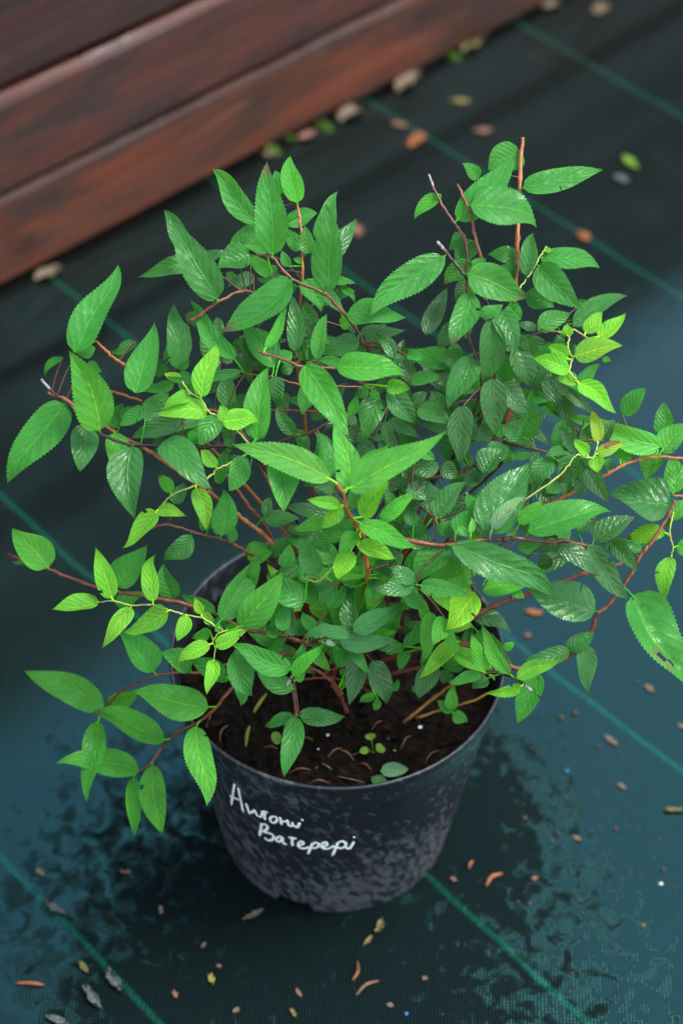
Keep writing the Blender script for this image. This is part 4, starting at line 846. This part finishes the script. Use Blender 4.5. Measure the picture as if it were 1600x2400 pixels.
def chip(x, y, ln, wd, ang, mat, label, group, name='bark_chip', cat='bark', cup=.08, zf=None):
    """an irregular flake, cupped and a little twisted, with thickness"""
    a, b = ends(x, y, ln, ang, .001); L_ = np.linalg.norm(b - a); ax = (b - a) / L_; s = np.cross([0, 0, 1.], ax)
    W = L_ * wd; nu, nv = 8, 4; top, V, F = [], [], []
    ph = rg_.uniform(0, 6); jag = [[rg_.uniform(-.16, .16) for _ in range(nv + 1)] for _ in range(nu + 1)]
    for layer in (0, 1):
        for i in range(nu + 1):
            t = i / nu; hw = W / 2 * (math.sin(math.pi * min(1, max(.06, t))) ** .45) * (1 + .16 * math.sin(9 * t + ph))
            for j in range(nv + 1):
                v = -1 + 2 * j / nv
                p = a + ax * (t * L_ + .08 * L_ * math.sin(3 * v + ph) + jag[i][j] * L_ * .35) + s * (v * hw + jag[i][nv - j] * W)
                zz = cup * W * (v * v) + abs(jag[i][j]) * W * .5 + .10 * L_ * (t - .5) ** 2 + (.0011 if layer else .0004)
                base = zf(p[0], p[1]) + .0012 if zf else 0
                V.append(np.array([p[0], p[1], base + zz]))
    k = nv + 1; n1 = (nu + 1) * k
    for i in range(nu):
        for j in range(nv):
            q = (i * k + j, (i + 1) * k + j, (i + 1) * k + j + 1, i * k + j + 1)
            F.append(q); F.append(tuple(n1 + r for r in reversed(q)))
    rim_ = [j for j in range(nv + 1)] + [i * k + nv for i in range(1, nu + 1)] + [nu * k + j for j in range(nv - 1, -1, -1)] + [i * k for i in range(nu - 1, 0, -1)]
    for i, q in enumerate(rim_):
        q2 = rim_[(i + 1) % len(rim_)]; F.append((q, q2, n1 + q2, n1 + q))
    c = (a + b) / 2; c = np.array([c[0], c[1], min(v[2] for v in V)])
    return finish(name, V, F, MD[mat], c, label, cat, group)
def crumb(x, y, size, mat, label, group, name='grit_crumb', cat='grit', zf=None):
    c = on_plane(x, y, SOIL_Z if zf else 0); s = size * (.6 if mat == 'dark' else .9) * view_depth(c) / FPX / 2
    V = [c + s * np.array([v[0] * rg_.uniform(.8, 1.2), v[1] * rg_.uniform(.7, 1.1), v[2] * .45 * rg_.uniform(.8, 1.1)]) for v in bv]
    z0 = (zf(c[0], c[1]) if zf else 0) - min(v[2] for v in V) - (.0004 if zf else 0)
    V = [v + np.array([0, 0, z0]) for v in V]
    return finish(name, V, [tuple(f) for f in bf], MD[mat], (c[0], c[1], z0), label, cat, group)
Zc = lambda x, y: (x / 2.24, 1900 + y / 2.24)             # bottom-left enlargement
Zd = lambda x, y: (900 + x / 2.24, 1900 + y / 2.24)
Zt = lambda x, y: (1100 + x / 3.136, 1400 + y / 3.136)
Zu = lambda x, y: (800 + x / 1.96, y / 1.96)
Zm = lambda x, y: (400 + x / 1.96, 1700 + y / 1.96)

GH = 'pale curled husks on the wet fabric'
for (x, y, l, w_, a, mt, lb) in [(290, 515, 58, .30, 30, 'grey', 'grey curled husk lying right on the green stripe on patchy wet fabric'), (600, 900, 56, .34, 55, 'grey', 'grey curled husk beside the green stripe next to the yellowish husk'),
                                 (490, 985, 58, .36, 55, 'grey', 'broad grey curled husk between the orange needle and the stripe'), (300, 1105, 52, .30, 18, 'grey', 'grey curled husk lying apart from the stripe beyond the orange needle')]:
    chip(*Zc(x, y), l, w_, a, mt, lb, GH, 'seed_husk', 'husk', .5)
chip(*Zc(440, 825), 34, .34, 50, 'olive', 'small yellowish curled husk between the grey husks and the green stripe', None, 'seed_husk', 'husk', .5)
chip(*Zc(1330, 545), 50, .22, -28, 'tan', 'pale tan bark splinter with brown ends just in front of the pot notch', None, 'bark_splinter', 'bark')
needle(*Zc(160, 912), 64, 4, 'orange', 'straight orange-brown needle lying among the grey husks', None, rad=.0013, bend=.03)
chip(*Zt(1500, 1565), 44, .22, 2, 'olive', 'olive curled husk alone on the smooth puddle', None, 'seed_husk', 'husk', .5)
TL = ['tan bark chip beside the stripe with the grey husks, up from the first husk', 'tan bark chip alone between the grey husks and the pot', 'tan bark chip on the dry patch nearest the slim olive scrap',
      'smallest tan chip between the yellow-green scrap and the pot', 'longest tan bark chip on the smooth puddle', 'tan chip on the puddle between longest chip and olive husk',
      'tan bark chip beyond the green stripe under the large drooping leaf', 'tan chip beyond the green stripe at the edge of the puddle', 'tiny tan chip among dark crumbs below the blue fleck',
      'tiny tan chip on the dry fabric beside the stripe', 'tan chip on dry fabric close to the blue fleck']
for lb, (p, l, w_, a, mt) in zip(TL, [(Zc(215, 325), 26, .5, 35, 'tan'), (Zc(845, 520), 20, .45, 80, 'tan'), (Zc(1240, 1048), 20, .6, -25, 'tan'), (Zc(1070, 705), 16, .5, -50, 'tan'),
                          (Zt(1040, 1050), 36, .36, 38, 'tan'), (Zt(1120, 1390), 22, .55, 28, 'tan'), (Zt(1320, 670), 28, .45, 35, 'tan'), (Zt(1550, 945), 20, .6, 40, 'tan'),
                          (Zd(1005, 145), 15, .6, 40, 'tan'), (Zd(215, 880), 15, .7, 0, 'tan'), (Zd(30, 1020), 18, .6, 10, 'tan')]):
    chip(*p, l * .9, w_, a, mt, lb, 'small tan bark chips on the fabric')
BL = ['brown chip under the tips of the lowest hanging leaves', 'brown chip between the slim olive scrap and the green stripe', 'brown chip on patchy wet fabric past the curved orange needle', 'tiniest brown chip alone on the smooth puddle',
      'brown chip on the puddle just outside the pot rim', 'brown chip on the mottled edge of the puddle among dark crumbs', 'brown chip against the pot foot beside the short orange needle', 'tiny brown chip beside the yellow-green scrap']
for lb, (p, l, w_, a, mt) in zip(BL, [(Zc(660, 320), 24, .4, 5, 'brown'), (Zc(920, 965), 20, .6, 60, 'brown'), (Zd(790, 355), 17, .6, -10, 'brown'), (Zd(1360, 600), 12, .7, 0, 'brown'),
                          (Zt(430, 280), 17, .7, 20, 'brown'), (Zt(790, 1770), 20, .5, 30, 'brown'), (Zd(365, 360), 18, .6, 20, 'brown'), (Zc(1150, 815), 14, .6, 10, 'brown')]):
    chip(*p, l * .9, w_, a, mt, lb, 'small brown bark chips on the fabric')
chip(*Zt(470, 110), 38, .38, 8, 'orange', 'reddish rectangular bark chip on the puddle near the pot rim', None)
chip(700, 2326, 22, .35, 60, 'brown', 'thin brown sliver in front of the pot beside the curved needles', None, 'bark_splinter', 'bark')
needle(*Zd(575, 365), 48, -38, 'orange', 'curved bright orange needle on patchy wet fabric beside the pot', None, rad=.0016, bend=.16)
needle(*Zd(455, 285), 20, -62, 'orange', 'short stubby orange needle close to the pot side', None, rad=.0012)
needle(*Zm(845, 1130), 46, -75, 'gold', 'curved tan needle standing out on the dark fabric in front of the pot', None, rad=.0013, bend=-.14)
needle(861, 2315, 62, -32, 'brown', 'long curved dark brown needle on the dark fabric before the pot', None, rad=.0010, bend=.12)
chip(*Zm(960, 920), 36, .4, -68, 'olive', 'crumpled olive leaf scrap on dark fabric before the pot', None, 'leaf_scrap', 'leaf', .4)
chip(*Zm(905, 990), 28, .3, -50, 'olive', 'narrow brownish leaf scrap next to the crumpled olive scrap', None, 'leaf_scrap', 'leaf', .4)
chip(*Zc(1110, 885), 24, .5, 70, 'ygreen', 'yellow-green leaf scrap between lettered pot front and green stripe', None, 'leaf_scrap', 'leaf', .3)
chip(*Zc(1540, 1065), 26, .3, 60, 'olive', 'slim olive leaf scrap at the dry patch before the pot', None, 'leaf_scrap', 'leaf', .3)
for p in (Zd(115, 1068), Zt(712, 1278)):
    crumb(*p, 12, 'blue', 'tiny bright blue plastic fleck on the fabric', 'blue plastic flecks on the fabric', 'plastic_fleck', 'fleck')
crumb(*Zd(1450, 385), 10, 'white', 'tiny white crumb on the smooth puddle', None)
rk = random.Random(9)
for (x, y, s) in [(1020, 470, 15), (1460, 310, 20), (1440, 150, 14), (1210, 98, 18), (875, 155, 16), (910, 125, 13), (1075, 770, 10), (1505, 1085, 14), (985, 855, 16), (1520, 410, 13), (700, 480, 14), (760, 490, 20)]:
    crumb(*Zd(x, y), s, 'dark', 'tiny dark soil crumb on the wet fabric', 'soil crumbs on the fabric', 'soil_crumb', 'crumb')
for (x, y, s) in [(670, 885, 22), (770, 855, 26), (945, 1100, 18), (1090, 1145, 13), (705, 1475, 17), (600, 1790, 16), (655, 1745, 15), (400, 1625, 22), (1225, 625, 14), (730, 1085, 11), (760, 1215, 10)]:
    crumb(*Zt(x, y), s, 'dark', 'tiny dark soil crumb on the wet fabric', 'soil crumbs on the fabric', 'soil_crumb', 'crumb')
# at the foot of the wall and on the far fabric
chip(*Zu(340, 645), 40, .55, -45, 'orange', 'orange-brown dead leaf touching the green stripe on the far fabric', None, 'dead_leaf', 'leaf', .08)
chip(*Zu(265, 572), 34, .5, 10, 'brown', 'brown dead leaf lying across the green stripe near the wall', None, 'dead_leaf', 'leaf', .08)
chip(*Zu(540, 465), 44, .42, 0, 'olive', 'olive dead leaf on grey dusty fabric away from the wall', None, 'dead_leaf', 'leaf', .08)
chip(*Zu(650, 600), 42, .40, 0, 'brown', 'flat brown dead leaf on dark fabric behind the tall red stems', None, 'dead_leaf', 'leaf', .08)
chip(*Zu(1325, 745), 40, .42, 45, 'green', 'green leaf scrap on the far fabric between two green stripes', None, 'leaf_scrap', 'leaf', .08)
chip(*Zu(1280, 820), 34, .5, 20, 'grey', 'grey scrap on the far fabric beside the green leaf scrap', None, 'leaf_scrap', 'leaf', .08)
chip(*Zu(1110, 1085), 30, .7, 40, 'orange', 'orange-brown dead leaf lying on a green stripe behind the shrub', None, 'dead_leaf', 'leaf', .08)
chip(*Zu(70, 1060), 30, .7, 60, 'brown', 'small dull brown leaf on the fabric between shrub halves', None, 'dead_leaf', 'leaf', .08)
chip(1300, 905, 46, .6, 50, 'tan', 'blurred pale brown dead leaf under the bright green shoot', None, 'dead_leaf', 'leaf', .08)
chip(*Zu(1185, 40), 36, .6, -40, 'tan', 'tan dead leaf on the far dusty fabric beyond the wall end', None, 'dead_leaf', 'leaf', .08)
for (p, l, w_, a, mt, lb) in [(Zu(45, 525), 58, .5, -35, 'tan', 'large tan dry leaf at the wall foot where a green stripe starts'), (Zu(300, 385), 60, .45, -40, 'tan', 'long tan dry leaf against the wall foot, well clear of the moss'),
                              (Zu(600, 205), 56, .5, -35, 'olive', 'olive dry leaf against the wall foot touching a moss tuft'), (Zu(960, 32), 40, .6, -20, 'tan', 'tan dry leaf at the far end of the wall foot by a stripe'),
                              ((112, 645), 56, .5, -25, 'tan', 'tan dry leaf at the near end of the wall foot over a stripe'), ((718, 322), 40, .5, -20, 'brown', 'brown dry leaf at the wall foot between two moss tufts'),
                              ((630, 365), 30, .6, 0, 'tan', 'small tan dry leaf under a moss tuft behind the upright leaves')]:
    chip(*p, l, w_, a, mt, lb, 'dry leaves along the wall foot', 'dry_leaf', 'leaf', .35)
def moss(x, y, size, label, group):
    c = on_plane(x, y, 0); s = size * view_depth(c) / FPX / 2; V, F = [], []
    for _ in range(70):
        a = rk.uniform(0, 6.28); r = s * math.sqrt(rk.random()); p = c + np.array([r * math.cos(a), r * math.sin(a), 0])
        h = s * rk.uniform(.3, .9) * (1 - .5 * r / s); t = np.array([rk.gauss(0, .35), rk.gauss(0, .35), 1.]) * h
        sd_ = np.array([math.cos(a + 1.3), math.sin(a + 1.3), 0]) * s * .14; b0 = len(V)
        V += [p - sd_ * .4, p + sd_ * .4, p + t * .6 + sd_, p + t, p + t * .6 - sd_]; F.append((b0, b0 + 1, b0 + 2, b0 + 3, b0 + 4))
    return finish('moss_tuft', V, F, MD['green'], c, label, 'moss', group)
for (x, y, s, lb) in [(760, 300, 40, 'bright green moss tuft at the wall foot beside the brown dry leaf'), (640, 356, 38, 'green moss tuft at the wall foot above the small tan leaf'),
                      (675, 322, 28, 'smallest dark green moss tuft at the wall foot'), (1060, 132, 38, 'green moss tuft against the olive dry leaf at the wall foot')]:
    moss(x, y, s, lb, 'moss tufts along the wall foot')
# on the soil
Zs = lambda x, y: (460 + x / 2.24, 1540 + y / 2.24)
GN = 'dry needles on the potting soil'
for (x, y, l, a, b) in [(70, 335, 48, -72, .08), (155, 412, 54, -58, .16), (585, 432, 30, 8, .05), (390, 485, 34, 10, .06), (725, 525, 40, -32, .1), (860, 520, 50, -18, .08), (790, 540, 36, 25, .05),
                     (885, 585, 34, 25, -.1), (685, 595, 26, 30, .05), (540, 605, 52, -2, .04), (810, 655, 66, 8, -.04), (640, 672, 50, 0, .06), (1235, 535, 46, -42, .1), (945, 382, 32, -35, .05), (1100, 465, 44, -50, .12)]:
    needle(*Zs(x, y), l, a, 'gold', 'dry golden-brown needle lying on the potting soil', GN, z=SOIL_Z, bend=b * rg_.uniform(-1.2, 1.6), rad=rg_.uniform(.00045, .0008), zf=soil_z)
for (x, y, l, a, lb) in [(335, 250, 56, -58, 'longer yellow-green cut stalk on the soil close under the leaves'), (270, 435, 44, -78, 'shorter yellow-green cut stalk on the soil nearer the rim')]:
    needle(*Zs(x, y), l, a, 'ygreen', lb, 'green stalks on the potting soil', z=SOIL_Z, bend=.02, rad=.0012, name='cut_stalk', cat='stalk', zf=soil_z)
chip(*Zs(875, 350), 44, .8, 75, 'purple', 'purple-brown dead leaf on the soil in the pot', None, 'dead_leaf', 'leaf', .2, soil_z)
for (x, y, s, mt) in [(1172, 395, 12, 'white'), (690, 432, 10, 'white'), (895, 300, 8, 'white'), (640, 492, 6, 'white'), (1040, 500, 8, 'ygreen'), (630, 590, 7, 'tan'), (1005, 435, 8, 'tan')]:
    crumb(*Zs(x, y), s, mt, 'tiny pale crumb lying on the dark potting soil', 'pale crumbs on the potting soil', 'pale_crumb', 'crumb', soil_z)
def disc_leaf(c, rx, ry, az, mat, lift):
    V = [c + np.array([0, 0, lift])]; F = []; n = 12
    for i in range(n):
        g = 2 * math.pi * i / n; x, y = rx * math.cos(g), ry * math.sin(g)
        V.append(c + np.array([x * math.cos(az) - y * math.sin(az), x * math.sin(az) + y * math.cos(az), lift + .25 * rx * math.cos(g) ** 2]))
    for i in range(n): F.append((0, 1 + i, 1 + (i + 1) % n))
    return V, F
def seedling(parts, label, loc):
    c = on_plane(*loc, SOIL_Z + .004); base = np.array([c[0], c[1], soil_z(c[0], c[1])])
    root = empty('weed_seedling', tuple(base)); tag(root, label, 'seedling', None)
    for (x, y, rx, ry, az, hgt) in parts:
        p = on_plane(*Zs(x, y), SOIL_Z + hgt)
        V, F, _, _ = tube(smooth_path([base, (base + p) / 2 + np.array([0, 0, .003]), p], 3), [.0004] * 7, 5)
        o = mesh_obj('seed_stalk', V, F, [MD['green']], smooth=True); rehome(o, root)
        V, F = disc_leaf(p, rx, ry, az, None, 0.0); o = mesh_obj('seed_leaf', V, F, [MD['green']], smooth=True); rehome(o, root)
seedling([(912, 418, .0036, .0028, .3, .012), (880, 493, .0033, .003, 1.2, .010), (966, 482, .0042, .003, -1.1, .012)], 'three-leaved bright green weed seedling sprouting from the soil', Zs(930, 490))
seedling([(420, 425, .0035, .0055, .2, .010)], 'single green weed leaf sprouting from soil behind the hanging leaf', Zs(425, 440))
# a leaf that has fallen against the rim
fr = random.Random(4)
for (b_, t_, w_, tint_, lab) in [(Zs(965, 600), Zs(1115, 585), 36, (.16, .40, .22, .3), 'pale green fallen leaf lying on soil against the pot rim'),
                               (Zs(1000, 655), Zs(918, 615), 30, (.06, .22, .04, .3), 'green fallen leaf half under the pale fallen leaf at the rim')]:
    B = on_plane(*b_, SOIL_Z + .007); T = on_plane(*t_, SOIL_Z + .008); mid = (B + T) / 2
    if lab.startswith('green'): B[2] -= .004; T[2] -= .003
    V, F, UVs = leaf_geo(B, T, w_ * view_depth(B) / FPX, np.array([0, -.25, 1.]), 0, .05, .1, .06, fr, 20)
    me = leaf_mesh('fallen_leaf', [v - mid for v in V], F, UVs, [tint_] * len(V))
    o = bpy.data.objects.new('fallen_leaf', me); col.objects.link(o); o.location = tuple(mid); tag(o, lab, 'leaf')
